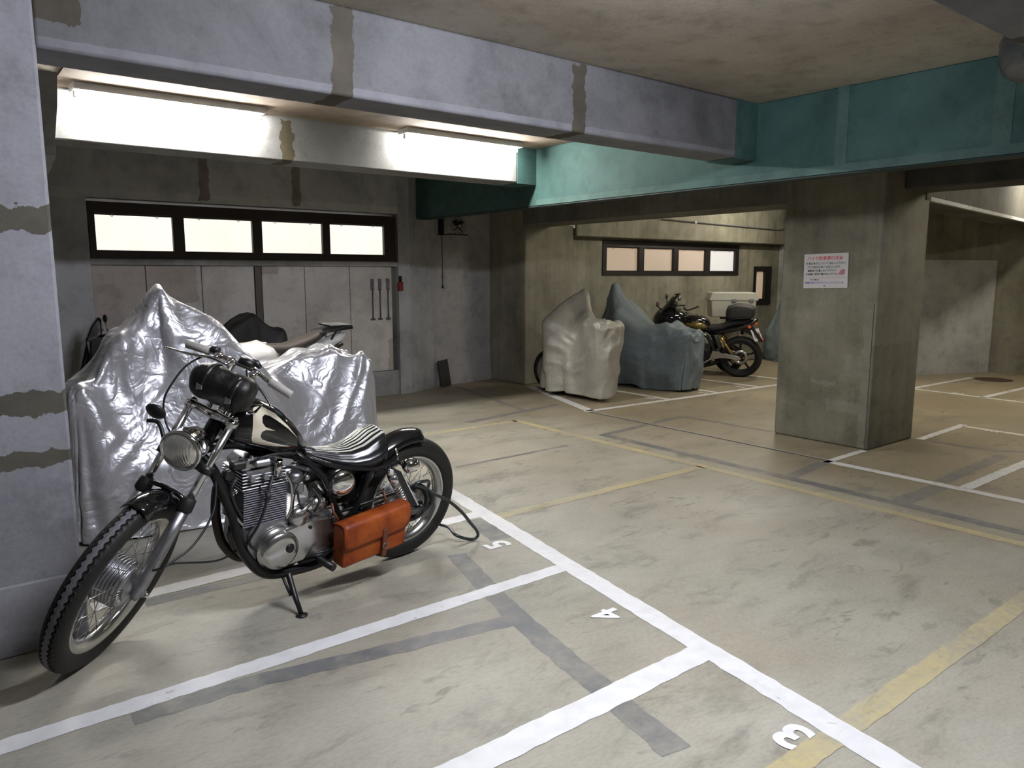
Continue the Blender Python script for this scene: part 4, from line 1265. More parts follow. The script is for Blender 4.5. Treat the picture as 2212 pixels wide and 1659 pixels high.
for sgn in (1, -1):
    y = 0.158 * sgn
    t0, t1 = Vector((0.239, y, 0.585)), Vector((0.113, y, 0.365))
    d = (t1 - t0)
    sh = MB().tube([t0 + d * 0.0, t0 + d * 0.14], 0.019, 14).tube([t0 + d * 0.14, t0 + d * 0.40], [0.023, 0.022], 16).tube([t0 + d * 0.4, t1], 0.010, 10).tube([t0 + d * 0.86, t1], [0.020, 0.015], 12)
    sh.cyl(t0 + Vector((0, -0.025 * sgn, 0)), t0 + Vector((0, 0.022 * sgn, 0)), 0.012)
    sho = sh.build('shock_absorber', m_forkchrome, bike)
    u_ = d.normalized().orthogonal().normalized()
    v_x = d.normalized().cross(u_)
    pts = []
    for k in range(97):
        t = k / 96
        a = t * 8 * 2 * PI
        pts.append(t0 + d * (0.38 + 0.50 * t) + (u_ * math.cos(a) + v_x * math.sin(a)) * 0.0185)
    MB().tube(pts, 0.0042, 6).build('spring', m_forkchrome, sho)
ch = MB()
ch.tube([(0.50, 0.085, 0.30), (0.0, 0.085, 0.24)], 0.008, 6).tube([(0.50, 0.085, 0.39), (0.0, 0.085, 0.425)], 0.008, 6)
ch.build('drive_chain', m_blackm, bike)

# controls and stand
ft_ = MB().tube([(0.625, 0.12, 0.235), (0.612, 0.19, 0.225), (0.595, 0.255, 0.215)], [0.010, 0.017, 0.018], 12)
ft_.tube([(0.70, 0.12, 0.215), (0.62, 0.15, 0.235), (0.56, 0.15, 0.25), (0.50, 0.13, 0.26)], 0.013, 10)
ft_.tube([(0.70, 0.12, 0.225), (0.64, 0.165, 0.26), (0.60, 0.19, 0.275)], 0.006, 8)
ft_.build('footpeg', m_blackm, bike)
ks = MB().tube([(0.745, 0.095, 0.195), (0.748, 0.13, 0.17), (0.756, 0.20, 0.10), (0.760, 0.262, 0.046)], [0.019, 0.014, 0.012, 0.010], 10)
ks.lathe([(0, 0.008), (0.004, 0.026), (0.008, 0.026), (0.012, 0.006)], (0.760, 0.268, 0.0365), (0, -0.14, 1), 14)
ks.tube([(0.775, 0.10, 0.19), (0.772, 0.145, 0.14), (0.768, 0.185, 0.10)], 0.0065, 8)
ks.tube([(0.79, 0.08, 0.20), (0.745, 0.09, 0.205), (0.70, 0.08, 0.19)], [0.012, 0.022, 0.012], 10)
ks.build('kickstand', m_blackm, bike)

# ------------------------------------------------------------------ what hangs on the chopper
LMC = MC
roll = thing('tool_roll', 'black wrinkled leather tool roll strapped in front of the handlebar of the chopper', 'bag', M=MC)
rr_, pts_ = [], []
for k in range(13):
    t = k / 12
    pts_.append(fk(0.130, -0.128 + 0.256 * t, 0.826 + 0.022 * t))
    rr_.append(0.074 * (1 - 0.35 * abs(2 * t - 1) ** 7) + random.uniform(-0.003, 0.003))
body = MB().tube(pts_, rr_, 26)
for vtx in body.bm.verts:
    q = vtx.co * 26
    vtx.co += (vtx.co - fk(0.130, 0, 0.837)).normalized() * 0.004 * math.sin(q.x * 1.7 + 2 * math.sin(q.y * 2.1)) * math.cos(q.z * 1.9)
body.build('roll', m_leather, roll, 1)
for b in (-0.06, 0.065):
    MB().torus(fk(0.130, b, 0.836), n_ax, 0.0755, [(0.0035, -0.011), (0.0035, 0.011), (-0.003, 0.011), (-0.003, -0.011)], 30).build('strap', m_leather, roll)
    MB().box((-0.012, -0.014, -0.003), (0.012, 0.014, 0.003), 0.002, Matrix.Translation(fk(0.200, b, 0.80)) @ p_ax.to_track_quat('Z', 'Y').to_matrix().to_4x4()).build('buckle', m_alu, roll)
MB().tube([fk(0.05, 0.115, 0.82), fk(0.03, 0.14, 0.84), fk(0.03, 0.13, 0.80)], 0.006, 6).build('drawstring', m_leather, roll)

bag = thing('saddlebag', 'orange-brown leather saddlebag hung on the left side of the chopper', 'bag', M=MC @ Matrix.Translation((0.032, 0.024, 0.006)))
bx = MB().prism([(0.525, 0.196), (0.528, 0.392), (0.162, 0.425), (0.168, 0.228), (0.20, 0.222)], 0.160, 0.246, 1, 0.010)
bx.build('bag_body', m_tan, bag)
# flap: over the top and half down the front, with rounded corners
fl = MB()
cr = [(0.162, 0.412), (0.162, 0.430), (0.185, 0.436), (0.225, 0.441), (0.252, 0.432), (0.258, 0.405), (0.259, 0.37), (0.259, 0.345), (0.258, 0.328), (0.257, 0.318)]
L_, Rr = 0.532, 0.156
rows = []
for i, (y, z) in enumerate(cr):
    ins = 0.0
    if i >= 7:
        ins = (0.004, 0.014, 0.035)[i - 7]
    a = [L_ - ins + (Rr - L_ + 2 * ins) * k / 14 for k in range(15)]
    rows.append([(x, y, z + (L_ - x) * 0.092 - 0.034) for x in a])
n = 15
up = [v for r in rows for v in r]
dn = [(v[0], v[1] - (0.004 if v[1] > 0.2 else 0.0), v[2] - (0.0 if v[1] > 0.25 else 0.004)) for v in up]
m_ = len(rows)
fcs = [(i * n + k, i * n + k + 1, (i + 1) * n + k + 1, (i + 1) * n + k) for i in range(m_ - 1) for k in range(n - 1)]
N0 = len(up)
fcs2 = [tuple(N0 + q for q in f[::-1]) for f in fcs]
edge = []
for k in range(n - 1):
    edge += [(k, N0 + k, N0 + k + 1, k + 1), ((m_ - 1) * n + k, (m_ - 1) * n + k + 1, N0 + (m_ - 1) * n + k + 1, N0 + (m_ - 1) * n + k)]
for i in range(m_ - 1):
    edge += [(i * n, (i + 1) * n, N0 + (i + 1) * n, N0 + i * n), (i * n + n - 1, N0 + i * n + n - 1, N0 + (i + 1) * n + n - 1, (i + 1) * n + n - 1)]
fl.mesh(up + dn, fcs + fcs2 + edge, True).build('flap', m_tan, bag)
MB().box((0.292, 0.247, 0.205), (0.318, 0.2655, 0.345), 0.003).box((0.290, 0.262, 0.255), (0.320, 0.268, 0.275), 0.002).build('strap', m_tan2, bag)
MB().torus((0.305, 0.268, 0.262), (0, 1, 0), 0.014, [(0.002, 0), (0, 0.002), (-0.002, 0), (0, -0.002)], 16).build('buckle', m_alu, bag)
for x in (0.50, 0.205):
    MB().tube([(x, 0.155, 0.40), (x + 0.01, 0.13, 0.43), (x + 0.012, 0.115, 0.47)], 0.007, 6).build('hanging_strap', m_tan2, bag)

m_lock = plain('black_lock_sleeve', (0.018, 0.026, 0.028), 0.3, 0.0, 0.6, var=0.5, vs=90)
lk = thing('cable_lock', 'thick black cable lock looped through the rear wheel of the chopper', 'lock', M=MC)
MB().tube([(0.02, 0.105, 0.442), (-0.055, 0.115, 0.408), (-0.084, 0.125, 0.382), (-0.191, 0.145, 0.317), (-0.293, 0.15, 0.229), (-0.365, 0.15, 0.15), (-0.420, 0.15, 0.09), (-0.440, 0.145, 0.045), (-0.40, 0.13, 0.030), (-0.322, 0.09, 0.061), (-0.345, 0.0, 0.068), (-0.32, -0.07, 0.07), (-0.22, -0.10, 0.13), (-0.14, -0.085, 0.23), (-0.145, 0.0, 0.31), (-0.105, 0.07, 0.42), (-0.03, 0.105, 0.45), (0.01, 0.10, 0.448)], 0.0088, 10, True, 6).build('cable', m_lock, lk)
MB().tube([(-0.075, 0.118, 0.39), (-0.088, 0.122, 0.35), (-0.078, 0.118, 0.31), (-0.04, 0.110, 0.28)], [0.014, 0.013, 0.010, 0.007], 10, True, 4).build('lock_body', m_blackm, lk)

# ------------------------------------------------------------------ black sport tourer in the far bays
def simple_wheel(parent, c, R_rim, R_tyre, hw, name, rim_mat, spokes=5, disc=0.0):
    c = Vector(c)
    mb = MB().torus(c, (0, 1, 0), R_rim, tyre_profile(R_rim, R_tyre, hw), 56)
    ty = mb.build(name, m_rubber, parent)
    rm = MB().torus(c, (0, 1, 0), R_rim, [(0.004, -hw * 0.7), (0.004, hw * 0.7), (-0.02, hw * 0.6), (-0.02, -hw * 0.6)], 56)
    rm.cyl(c + Vector((0, -0.06, 0)), c + Vector((0, 0.06, 0)), 0.045)
    for k in range(spokes):
        a = 2 * PI * k / spokes + 0.3
        d = Vector((math.cos(a), 0, math.sin(a)))
        rm.tube([c + d * 0.03, c + d * (R_rim - 0.01)], [0.022, 0.014], 8)
    rm.build('rim', rim_mat, ty)
    if disc:
        MB().torus(c + Vector((0, 0.05, 0)), (0, 1, 0), disc, [(0, -0.003), (0, 0.003), (-0.05, 0.003), (-0.05, -0.003)], 40).build('brake_disc', m_alup, ty)
    return ty


def blob(secs, n=20, ex=2.6):
    """Loft along X through (x, z centre, half width, half height) superellipse sections."""
    rs = []
    for x, zc, w, h in secs:
        ring = []
        for k in range(n):
            a = 2 * PI * k / n
            ca, sa = math.cos(a), math.sin(a)
            ring.append((x, w * math.copysign(abs(ca) ** (2 / ex), ca), zc + h * math.copysign(abs(sa) ** (2 / ex), sa)))
        rs.append(ring)
    return MB().rings(rs)


m_gold = plain('gold_tank_paint', (0.20, 0.15, 0.035), 0.22, 0.4, coat=0.5)
m_goldm = plain('gold_damper', (0.55, 0.36, 0.10), 0.3, 0.8)
m_amber = plain('amber_lens', (0.75, 0.13, 0.03), 0.25)
m_cordura = plain('black_bag_fabric', (0.018, 0.018, 0.02), 0.75, var=0.3)
m_plate = plain('white_number_plate', (0.72, 0.72, 0.74), 0.4)
m_smoke, nt_, b_ = new_mat('smoked_screen')
b_.inputs['Base Color'].default_value = (0.03, 0.03, 0.03, 1)
b_.inputs['Roughness'].default_value = 0.05
b_.inputs['Transmission Weight'].default_value = 0.6

MT = frame_matrix((9.50, 6.50, 0.0), PI / 2 + 0.52 + PI / 2, math.radians(8.0))
tour = thing('motorcycle', 'uncovered black sport touring motorcycle with a tail bag, parked near the white delivery box', 'motorcycle', M=MT)
simple_wheel(tour, (0.09, 0, 0.30), 0.225, 0.308, 0.085, 'rear_tyre', m_blackm, 5, 0.11)
simple_wheel(tour, (1.42, 0, 0.30), 0.225, 0.302, 0.06, 'front_tyre', m_blackm, 5, 0.15)
blob([(0.53, 0.76, 0.05, 0.03), (0.56, 0.78, 0.09, 0.07), (0.66, 0.80, 0.13, 0.10), (0.80, 0.815, 0.14, 0.11), (0.90, 0.81, 0.11, 0.09), (0.96, 0.80, 0.06, 0.05)], 24).build('tank', m_black, tour)
for sgn in (1, -1):
    gp = []
    for x, z0, z1, w in ((0.55, 0.735, 0.745, 0.085), (0.60, 0.715, 0.80, 0.118), (0.68, 0.72, 0.835, 0.138), (0.76, 0.74, 0.835, 0.144), (0.84, 0.765, 0.815, 0.140), (0.90, 0.78, 0.79, 0.118)):
        gp.append([(x, sgn * w, z0), (x, sgn * (w + 0.004), (z0 + z1) / 2), (x, sgn * w * 0.94, z1)])
    gm = MB()
    R_ = [[gm.bm.verts.new(p) for p in r] for r in gp]
    for a, b in zip(R_, R_[1:]):
        for i in range(2):
            gm._f([a[i], a[i + 1], b[i + 1], b[i]], True)
    go = gm.build('gold_panel', m_gold, tour)
    go.modifiers.new('s', 'SOLIDIFY').thickness = 0.006
blob([(0.86, 0.80, 0.12, 0.10), (0.97, 0.83, 0.19, 0.16), (1.12, 0.84, 0.22, 0.18), (1.24, 0.84, 0.20, 0.17), (1.32, 0.82, 0.14, 0.13), (1.37, 0.80, 0.06, 0.06)], 24).build('fairing', m_black, tour)
sc = MB()
rows = []
for t in np.linspace(0, 1, 7):
    x = 1.26 - 0.20 * t
    z = 0.97 + 0.24 * t
    w = 0.17 - 0.06 * t
    rows.append([(x - 0.08 * abs(f) ** 2 - 0.0, w * f, z) for f in np.linspace(-1, 1, 9)])
sc.mesh([v for r in rows for v in r], [(i * 9 + k, i * 9 + k + 1, (i + 1) * 9 + k + 1, (i + 1) * 9 + k) for i in range(6) for k in range(8)], True)
so = sc.build('windscreen', m_smoke, tour)
so.modifiers.new('s', 'SOLIDIFY').thickness = 0.004
dash = MB().box((1.02, -0.09, 1.0), (1.10, 0.09, 1.10), 0.02)
dash.tube([(0.95, -0.30, 0.99), (1.02, -0.12, 1.02), (1.02, 0.12, 1.02), (0.95, 0.30, 0.99)], 0.013, 10, True, 3)
dash.build('handlebar', m_blackm, tour)
for sgn in (1, -1):
    mo = MB().tube([(1.20, 0.17 * sgn, 1.0), (1.22, 0.30 * sgn, 1.06), (1.23, 0.34 * sgn, 1.09)], 0.008, 8).build('mirror_stem', m_blackm, tour)
    MB().ball((1.235, 0.355 * sgn, 1.12), 0.05, 8, (0.5, 1.0, 0.75)).build('mirror_head', plain('mirror_shell', (0.10, 0.05, 0.05), 0.2), mo)
MB().ball((1.0, -0.12, 1.13), 0.05, 8, (0.5, 1, 0.8)).build('meter', m_alu, tour)
for sgn in (1, -1):
    MB().cyl((1.42, 0.09 * sgn, 0.30), (1.14, 0.09 * sgn, 0.92), 0.024).build('fork_leg', m_blackm, tour)
MB().rings(fender((1.42, 0, 0.30), (0, 1, 0), (0, 0, 1), 0.325, 0.07, -0.7, 0.75, 16, 0.03)).build('front_fender', m_black, tour)
en = MB().box((0.48, -0.16, 0.22), (0.88, 0.16, 0.45), 0.03)
en.box((0.62, -0.14, 0.42), (0.92, 0.14, 0.66), 0.02)
en.cyl((0.62, -0.19, 0.34), (0.62, 0.19, 0.34), 0.10).cyl((0.80, -0.17, 0.33), (0.80, 0.17, 0.33), 0.08)
en.build('engine', m_blackm, tour)
MB().tube([(0.92, 0.08, 0.6), (1.02, 0.09, 0.45), (0.95, 0.08, 0.20), (0.70, 0.05, 0.14), (0.45, -0.10, 0.17), (0.05, -0.17, 0.32)], [0.02, 0.02, 0.024, 0.03, 0.03, 0.05], 12, True, 3).build('exhaust_pipe', m_exh, tour)
MB().tube([(1.05, 0, 0.86), (0.80, 0.11, 0.70), (0.55, 0.14, 0.62), (0.44, 0.13, 0.38)], 0.026, 10, True, 3).tube([(1.05, 0, 0.86), (0.80, -0.11, 0.70), (0.55, -0.14, 0.62), (0.44, -0.13, 0.38)], 0.026, 10, True, 3).build('frame', m_black, tour)
MB().prism([(0.47, 0.41), (0.36, 0.40), (0.30, 0.34), (0.34, 0.31), (0.52, 0.27)], 0.15, 0.17, 1, 0.004).tube([(0.44, 0.16, 0.30), (0.44, 0.24, 0.30)], 0.014, 8).tube([(0.50, 0.165, 0.28), (0.58, 0.18, 0.24), (0.62, 0.20, 0.24)], 0.008, 8).build('footrest_plate', m_alup, tour)
MB().prism([(0.48, 0.36), (0.30, 0.375), (0.09, 0.335), (0.06, 0.30), (0.10, 0.265), (0.28, 0.30), (0.46, 0.29)], 0.105, 0.14, 1, 0.008).prism([(0.48, 0.36), (0.30, 0.375), (0.09, 0.335), (0.06, 0.30), (0.10, 0.265), (0.28, 0.30), (0.46, 0.29)], -0.14, -0.105, 1, 0.008).build('swingarm', m_alup, tour)
for sgn in (1, -1):
    d = Vector((-0.17, 0, -0.25))
    t0 = Vector((0.36, 0.155 * sgn, 0.62))
    so_ = MB().tube([t0, t0 + d], 0.017, 10).cyl(t0, t0 + d * 0.35, 0.026).build('shock_absorber', m_goldm, tour)
    MB().tube([(0.40, 0.15 * sgn, 0.64), (0.33, 0.155 * sgn, 0.52), (0.31, 0.16 * sgn, 0.46)], 0.02, 8).build('bracket', m_alup, tour)
blob([(0.60, 0.74, 0.08, 0.03), (0.48, 0.72, 0.12, 0.04), (0.36, 0.745, 0.13, 0.04), (0.22, 0.81, 0.12, 0.045), (0.05, 0.83, 0.10, 0.04), (-0.04, 0.835, 0.06, 0.03)], 18).build('seat', m_cordura, tour)
blob([(0.52, 0.66, 0.10, 0.05), (0.34, 0.69, 0.12, 0.05), (0.10, 0.745, 0.11, 0.05), (-0.05, 0.80, 0.08, 0.05), (-0.14, 0.86, 0.05, 0.02)], 18).build('tail_cowl', m_black, tour)
fn = MB().prism([(0.10, 0.74), (-0.05, 0.78), (-0.14, 0.66), (-0.22, 0.55), (-0.18, 0.535), (-0.08, 0.62), (0.06, 0.69)], -0.06, 0.06, 1, 0.006)
fno = fn.build('rear_fender', m_blackm, tour)
MB().ball((-0.215, 0.0, 0.565), 0.035, 8, (0.5, 1.3, 0.6)).build('reflector', plain('red_reflector', (0.7, 0.02, 0.03), 0.2), fno)
npl = MB().box((-0.10, -0.09, -0.004), (0.08, 0.09, 0.004), 0.002, Matrix.Translation((-0.125, 0.02, 0.645)) @ Matrix.Rotation(-0.55, 4, 'Z') @ Matrix.Rotation(math.radians(-62), 4, 'Y')).build('number_plate', m_plate, tour)
m_ptext = plain('plate_green_ink', (0.16, 0.10, 0.10), 0.6)
Mp = Matrix.Translation((-0.131, 0.024, 0.650)) @ Matrix.Rotation(-0.55, 4, 'Z') @ Matrix.Rotation(-PI / 2, 4, 'Z') @ Matrix.Rotation(math.radians(62), 4, 'X')
for k, (u0, u1) in enumerate(((-0.065, -0.035), (-0.025, 0.0), (0.012, 0.035), (0.045, 0.068))):
    MB().box((u0, -0.05, 0.0), (u0 + 0.008, 0.02, 0.0035), 0, Mp).box((u0, -0.05 + 0.02 * k, 0.0), (u1, -0.04 + 0.02 * k, 0.0035), 0, Mp).build('plate_mark', m_ptext, npl)
for y in (0.16, -0.16):
    MB().tube([(-0.02, y * 0.4, 0.775), (-0.03, y * 0.85, 0.78)], 0.008, 6).ball((-0.035, y, 0.78), 0.032, 8, (0.9, 1.2, 0.7)).build('turn_signal', m_amber, tour)
MB().ball((-0.115, 0.0, 0.80), 0.05, 8, (0.55, 1.6, 0.5)).build('tail_lamp', m_amber, tour)
MB().tube([(0.60, 0.12, 0.18), (0.62, 0.17, 0.11), (0.66, 0.215, 0.035)], 0.012, 8).tube([(0.66, 0.20, 0.036), (0.68, 0.245, 0.036)], 0.014, 6).build('kickstand', m_blackm, tour)

tb = thing('tail_bag', 'black fabric tail bag on the seat of the uncovered sport touring motorcycle', 'bag', M=MT)
tbm = blob([(0.30, 0.94, 0.10, 0.05), (0.285, 0.955, 0.15, 0.085), (0.20, 0.965, 0.165, 0.095), (0.06, 0.97, 0.165, 0.09), (-0.07, 0.965, 0.15, 0.08), (-0.09, 0.96, 0.10, 0.05)], 24, 5.0)
tbm.build('bag_body', m_cordura, tb)
blob([(0.24, 1.035, 0.13, 0.012), (0.16, 1.058, 0.15, 0.02), (0.02, 1.05, 0.15, 0.02), (-0.06, 1.035, 0.12, 0.012)], 20, 3).build('bag_lid', plain('dark_grey_bag_lid', (0.035, 0.035, 0.042), 0.7), tb)
MB().tube([(0.26, 0.165, 0.86), (0.1, 0.168, 0.90), (-0.05, 0.15, 0.90)], 0.008, 6).build('side_strap', m_blackm, tb)

# ------------------------------------------------------------------ delivery scooter with its big white box
SC = frame_matrix((9.74, 6.93, 0.0), PI / 2 + 0.30 + PI / 2, 0.0)
scoot = thing('delivery_scooter', 'pale delivery scooter half hidden behind the black sport touring motorcycle', 'scooter', M=SC)
simple_wheel(scoot, (0.05, 0, 0.22), 0.14, 0.22, 0.05, 'rear_tyre', m_alu, 5)
simple_wheel(scoot, (0.86, 0, 0.22), 0.14, 0.22, 0.045, 'front_tyre', m_alu, 5)
m_scoot = plain('pale_scooter_plastic', (0.55, 0.54, 0.47), 0.35)
blob([(-0.12, 0.62, 0.06, 0.04), (0.0, 0.58, 0.14, 0.10), (0.2, 0.52, 0.16, 0.18), (0.4, 0.46, 0.15, 0.20), (0.5, 0.36, 0.14, 0.12)], 18).build('body', m_scoot, scoot)
MB().box((0.35, -0.15, 0.26), (0.65, 0.15, 0.32), 0.02).prism([(0.62, 0.28), (0.67, 0.28), (0.77, 0.85), (0.71, 0.86)], -0.17, 0.17, 1, 0.01).build('leg_shield', m_scoot, scoot)
MB().tube([(0.86, 0, 0.22), (0.74, 0, 0.9)], 0.03, 10).tube([(0.68, -0.3, 0.98), (0.74, 0, 0.93), (0.68, 0.3, 0.98)], 0.014, 8, True, 3).build('handlebar', m_blackm, scoot)
blob([(0.12, 0.70, 0.10, 0.03), (0.25, 0.70, 0.14, 0.04), (0.44, 0.68, 0.12, 0.04)], 16).build('seat', m_cordura, scoot)
MB().box((-0.24, -0.16, 0.825), (0.16, 0.16, 0.85)).box((-0.2, -0.14, 0.60), (-0.16, -0.10, 0.83)).box((-0.2, 0.10, 0.60), (-0.16, 0.14, 0.83)).box((0.0, -0.12, 0.62), (0.08, 0.12, 0.83)).build('rear_rack', m_blackm, scoot)
MBX = Matrix.Translation((9.73, 6.98, 0.855)) @ Matrix.Rotation(math.radians(-43), 4, 'Z') @ Matrix.Scale(0.93, 4)
m_box = plain('cream_white_plastic', (0.66, 0.65, 0.56), 0.4)
dbx = thing('delivery_box', 'cream-white lidded delivery box with two grey latches, behind the black sport touring motorcycle', 'box', M=MBX)
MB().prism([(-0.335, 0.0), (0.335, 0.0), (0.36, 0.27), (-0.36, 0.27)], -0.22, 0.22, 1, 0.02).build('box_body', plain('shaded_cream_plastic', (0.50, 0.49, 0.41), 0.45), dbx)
MB().prism([(-0.385, 0.265), (0.385, 0.265), (0.385, 0.285), (0.345, 0.395), (-0.345, 0.395), (-0.385, 0.285)], -0.24, 0.24, 1, 0.015).build('box_lid', m_box, dbx)
for x in (0.0, 0.27):
    MB().box((x - 0.035, -0.262, 0.245), (x + 0.035, -0.23, 0.295), 0.006).build('latch', plain('grey_latch', (0.28, 0.29, 0.33), 0.4), dbx)

# ------------------------------------------------------------------ between the silver cover and the window wall
m_whiteplastic = plain('glossy_white_plastic', (0.74, 0.73, 0.70), 0.2, coat=0.4)
MD = frame_matrix((2.69, 5.88, 0.0), PI + 0.06 + PI / 2, math.radians(3))
dirt = thing('motorcycle', 'white trail motorcycle with a brown-black seat and flat tail rack, behind the silver cover', 'motorcycle', M=MD)
for nm, x in (('rear_tyre', 0.0), ('front_tyre', 1.35)):
    simple_wheel(dirt, (x, 0, 0.33), 0.24, 0.33, 0.05, nm, m_alu, 9)
blob([(0.60, 0.935, 0.05, 0.03), (0.55, 0.92, 0.085, 0.04), (0.42, 0.915, 0.10, 0.04), (0.28, 0.955, 0.095, 0.04), (0.14, 1.01, 0.08, 0.035), (0.08, 1.03, 0.05, 0.02)], 20, 2.8).build('seat', plain('brown_black_seat', (0.055, 0.043, 0.037), 0.6, var=0.3), dirt)
tkx = blob([(0.50, 0.86, 0.05, 0.05), (0.56, 0.87, 0.12, 0.09), (0.66, 0.875, 0.17, 0.11), (0.78, 0.87, 0.18, 0.10), (0.86, 0.85, 0.12, 0.07), (0.90, 0.84, 0.05, 0.03)], 20, 2.4)
for v in tkx.bm.verts:
    v.co.z += 0.012 * math.sin(v.co.x * 40 + v.co.y * 30)
    v.co.y += 0.010 * math.sin(v.co.z * 45)
tkx.build('tank_shroud', m_whiteplastic, dirt)
blob([(0.30, 0.86, 0.10, 0.05), (0.14, 0.90, 0.10, 0.06), (0.0, 0.96, 0.09, 0.05), (-0.08, 1.0, 0.06, 0.03)], 18, 3).build('tail_cowl', m_whiteplastic, dirt)
rk = MB().prism([(0.16, 1.03), (0.10, 1.05), (-0.12, 1.085), (-0.13, 1.055)], -0.11, 0.11, 1, 0.004)
for y in (-0.09, -0.045, 0.0, 0.045, 0.09):
    rk.box((-0.12, y - 0.012, 1.076), (0.08, y + 0.012, 1.092), 0.003)
rk.tube([(0.0, 0.08, 1.06), (0.06, 0.08, 0.97)], 0.008, 6).tube([(0.0, -0.08, 1.06), (0.06, -0.08, 0.97)], 0.008, 6).build('tail_rack', m_blackm, dirt)
MB().box((0.40, -0.12, 0.30), (0.75, 0.12, 0.62), 0.04).build('engine', m_alu, dirt)
MB().tube([(0.98, 0, 0.90), (0.85, 0, 0.55), (0.75, 0, 0.30), (0.45, 0, 0.28), (0.40, 0.0, 0.60), (0.2, 0.0, 0.85)], 0.022, 8, True, 3).tube([(0.45, 0.1, 0.36), (0, 0.1, 0.33)], 0.02, 8).tube([(0.45, -0.1, 0.36), (0, -0.1, 0.33)], 0.02, 8).build('frame', m_blackm, dirt)
for y in (0.1, -0.1):
    MB().cyl((1.35, y, 0.33), (1.02, y, 1.0), 0.024).build('fork_leg', m_alu, dirt)
MB().tube([(0.95, -0.36, 0.98), (1.0, -0.1, 0.98), (1.0, 0.1, 0.98), (0.95, 0.36, 0.98)], 0.012, 8, True, 3).box((0.98, -0.1, 0.93), (1.05, 0.1, 0.98)).build('handlebar', m_blackm, dirt)
MB().tube([(0.30, 0.11, 0.83), (0.12, 0.12, 0.88), (-0.02, 0.11, 0.94)], 0.02, 10, True, 3).build('exhaust_pipe', m_exh, dirt)

m_blackcloth = cover_mat('black_cover_cloth', (0.018, 0.016, 0.017), 0.0, 0.75, 0.3, 0.3)
bc = drape('scooter_cover', 'black cloth scooter cover rising behind the peaked silver cover, below the bright windows', 'scooter cover',
           (2.78, 7.0, 0), PI, [(0.0, 0.80), (0.08, 0.98), (0.2, 1.06), (0.38, 1.13), (0.52, 1.11), (0.66, 1.02), (0.78, 0.86), (1.2, 0.85), (1.35, 0.6)], 0.80, 0.30, 0.02,
           [((0.3, 0, 0.4), (1.2, 0, 0.4), 0.2)], m_blackcloth, 90, 34, 1.06, 60, 4, 0.9, 0.0, 1.0, 0.012, both(0.38, 0.12, 1.13) + both(0.10, 0.17, 0.97) + both(0.55, 0.12, 1.08))
MB().box((0.10, 0.245, 0.835), (0.12, 0.30, 0.885)).build('orange_tag', m_amber, bc)

SM = frame_matrix((1.86, 7.62, 0.0), PI + PI / 2, 0.0)
sct = thing('scooter', 'dark scooter whose mirror shows between the left pillar and the silver cover', 'scooter', M=SM)
simple_wheel(sct, (0.0, 0, 0.22), 0.14, 0.22, 0.05, 'rear_tyre', m_alu, 5)
simple_wheel(sct, (0.85, 0, 0.22), 0.14, 0.22, 0.05, 'front_tyre', m_alu, 5)
blob([(-0.15, 0.60, 0.06, 0.04), (0.0, 0.55, 0.13, 0.12), (0.25, 0.50, 0.14, 0.18), (0.42, 0.40, 0.12, 0.14)], 16).box((0.38, -0.13, 0.24), (0.72, 0.13, 0.30), 0.02).prism([(0.66, 0.26), (0.74, 0.26), (0.70, 0.92), (0.60, 0.95), (0.58, 0.9)], -0.16, 0.16, 1, 0.015).build('body', m_black, sct)
MB().tube([(0.85, 0, 0.22), (0.66, 0, 0.95)], 0.03, 10).tube([(0.52, -0.28, 0.98), (0.62, 0, 0.94), (0.52, 0.28, 0.98)], 0.014, 8, True, 3).prism([(0.58, 0.92), (0.72, 0.90), (0.66, 1.04), (0.60, 1.12), (0.575, 1.10)], -0.05, 0.05, 1, 0.012).build('handlebar', m_black, sct)
for y in (0.16,):
    ms = MB().tube([(0.55, y, 0.98), (0.57, y * 1.1, 1.08)], 0.006, 6).build('mirror_stem', m_chrome, sct)
    MB().ball((0.57, y * 1.1, 1.11), 0.05, 8, (0.35, 1.0, 0.75)).build('mirror_head', m_blackm, ms)

# front tyre poking out under the pale silver cover, and a further covered machine behind the pillar
tyt = thing('wheel', 'black front wheel showing below the left side of the pale silver cover', 'wheel', (6.38, 7.30, 0), 1.75)
simple_wheel(tyt, (0, 0, 0.27), 0.20, 0.27, 0.05, 'tyre', m_alu, 5)

# ------------------------------------------------------------------ fittings on the walls
fan = thing('wall_fan', 'small dark wall fan on a bracket below the end of the green beam', 'fan', (5.62, 8.46, 2.10), 0.15)
MB().box((-0.16, -0.02, -0.10), (-0.13, 0.06, 0.14)).box((-0.15, -0.16, -0.10), (0.17, -0.13, -0.085)).box((-0.15, -0.16, -0.10), (-0.13, 0.05, -0.085)).build('bracket', m_blackm, fan)
MB().ball((0.03, -0.05, 0.02), 0.05, 8, (1, 1.2, 1)).build('motor', m_cream, fan)
gd = MB()
for R in (0.115, 0.085, 0.05):
    gd.torus((0.03, -0.14, 0.02), (0, 1, 0), R, [(0.003 * math.cos(a), 0.003 * math.sin(a)) for a in np.linspace(0, 2 * PI, 6, endpoint=False)], 28)
for k in range(12):
    a = 2 * PI * k / 12
    gd.tube([(0.03, -0.16, 0.02), (0.03 + 0.08 * math.cos(a), -0.155, 0.02 + 0.08 * math.sin(a)), (0.03 + 0.115 * math.cos(a), -0.13, 0.02 + 0.115 * math.sin(a)), (0.03 + 0.10 * math.cos(a), -0.06, 0.02 + 0.10 * math.sin(a))], 0.002, 5)
gd.build('guard', m_blackm, fan)
for k in range(4):
    a = PI / 4 + k * PI / 2
    MB().box((0.01, -0.035, -0.003), (0.095, 0.035, 0.003), 0.002, Matrix.Translation((0.03, -0.12, 0.02)) @ Matrix.Rotation(-a, 4, 'Y') @ Matrix.Rotation(0.5, 4, 'X')).build('blade', m_blackm, fan)
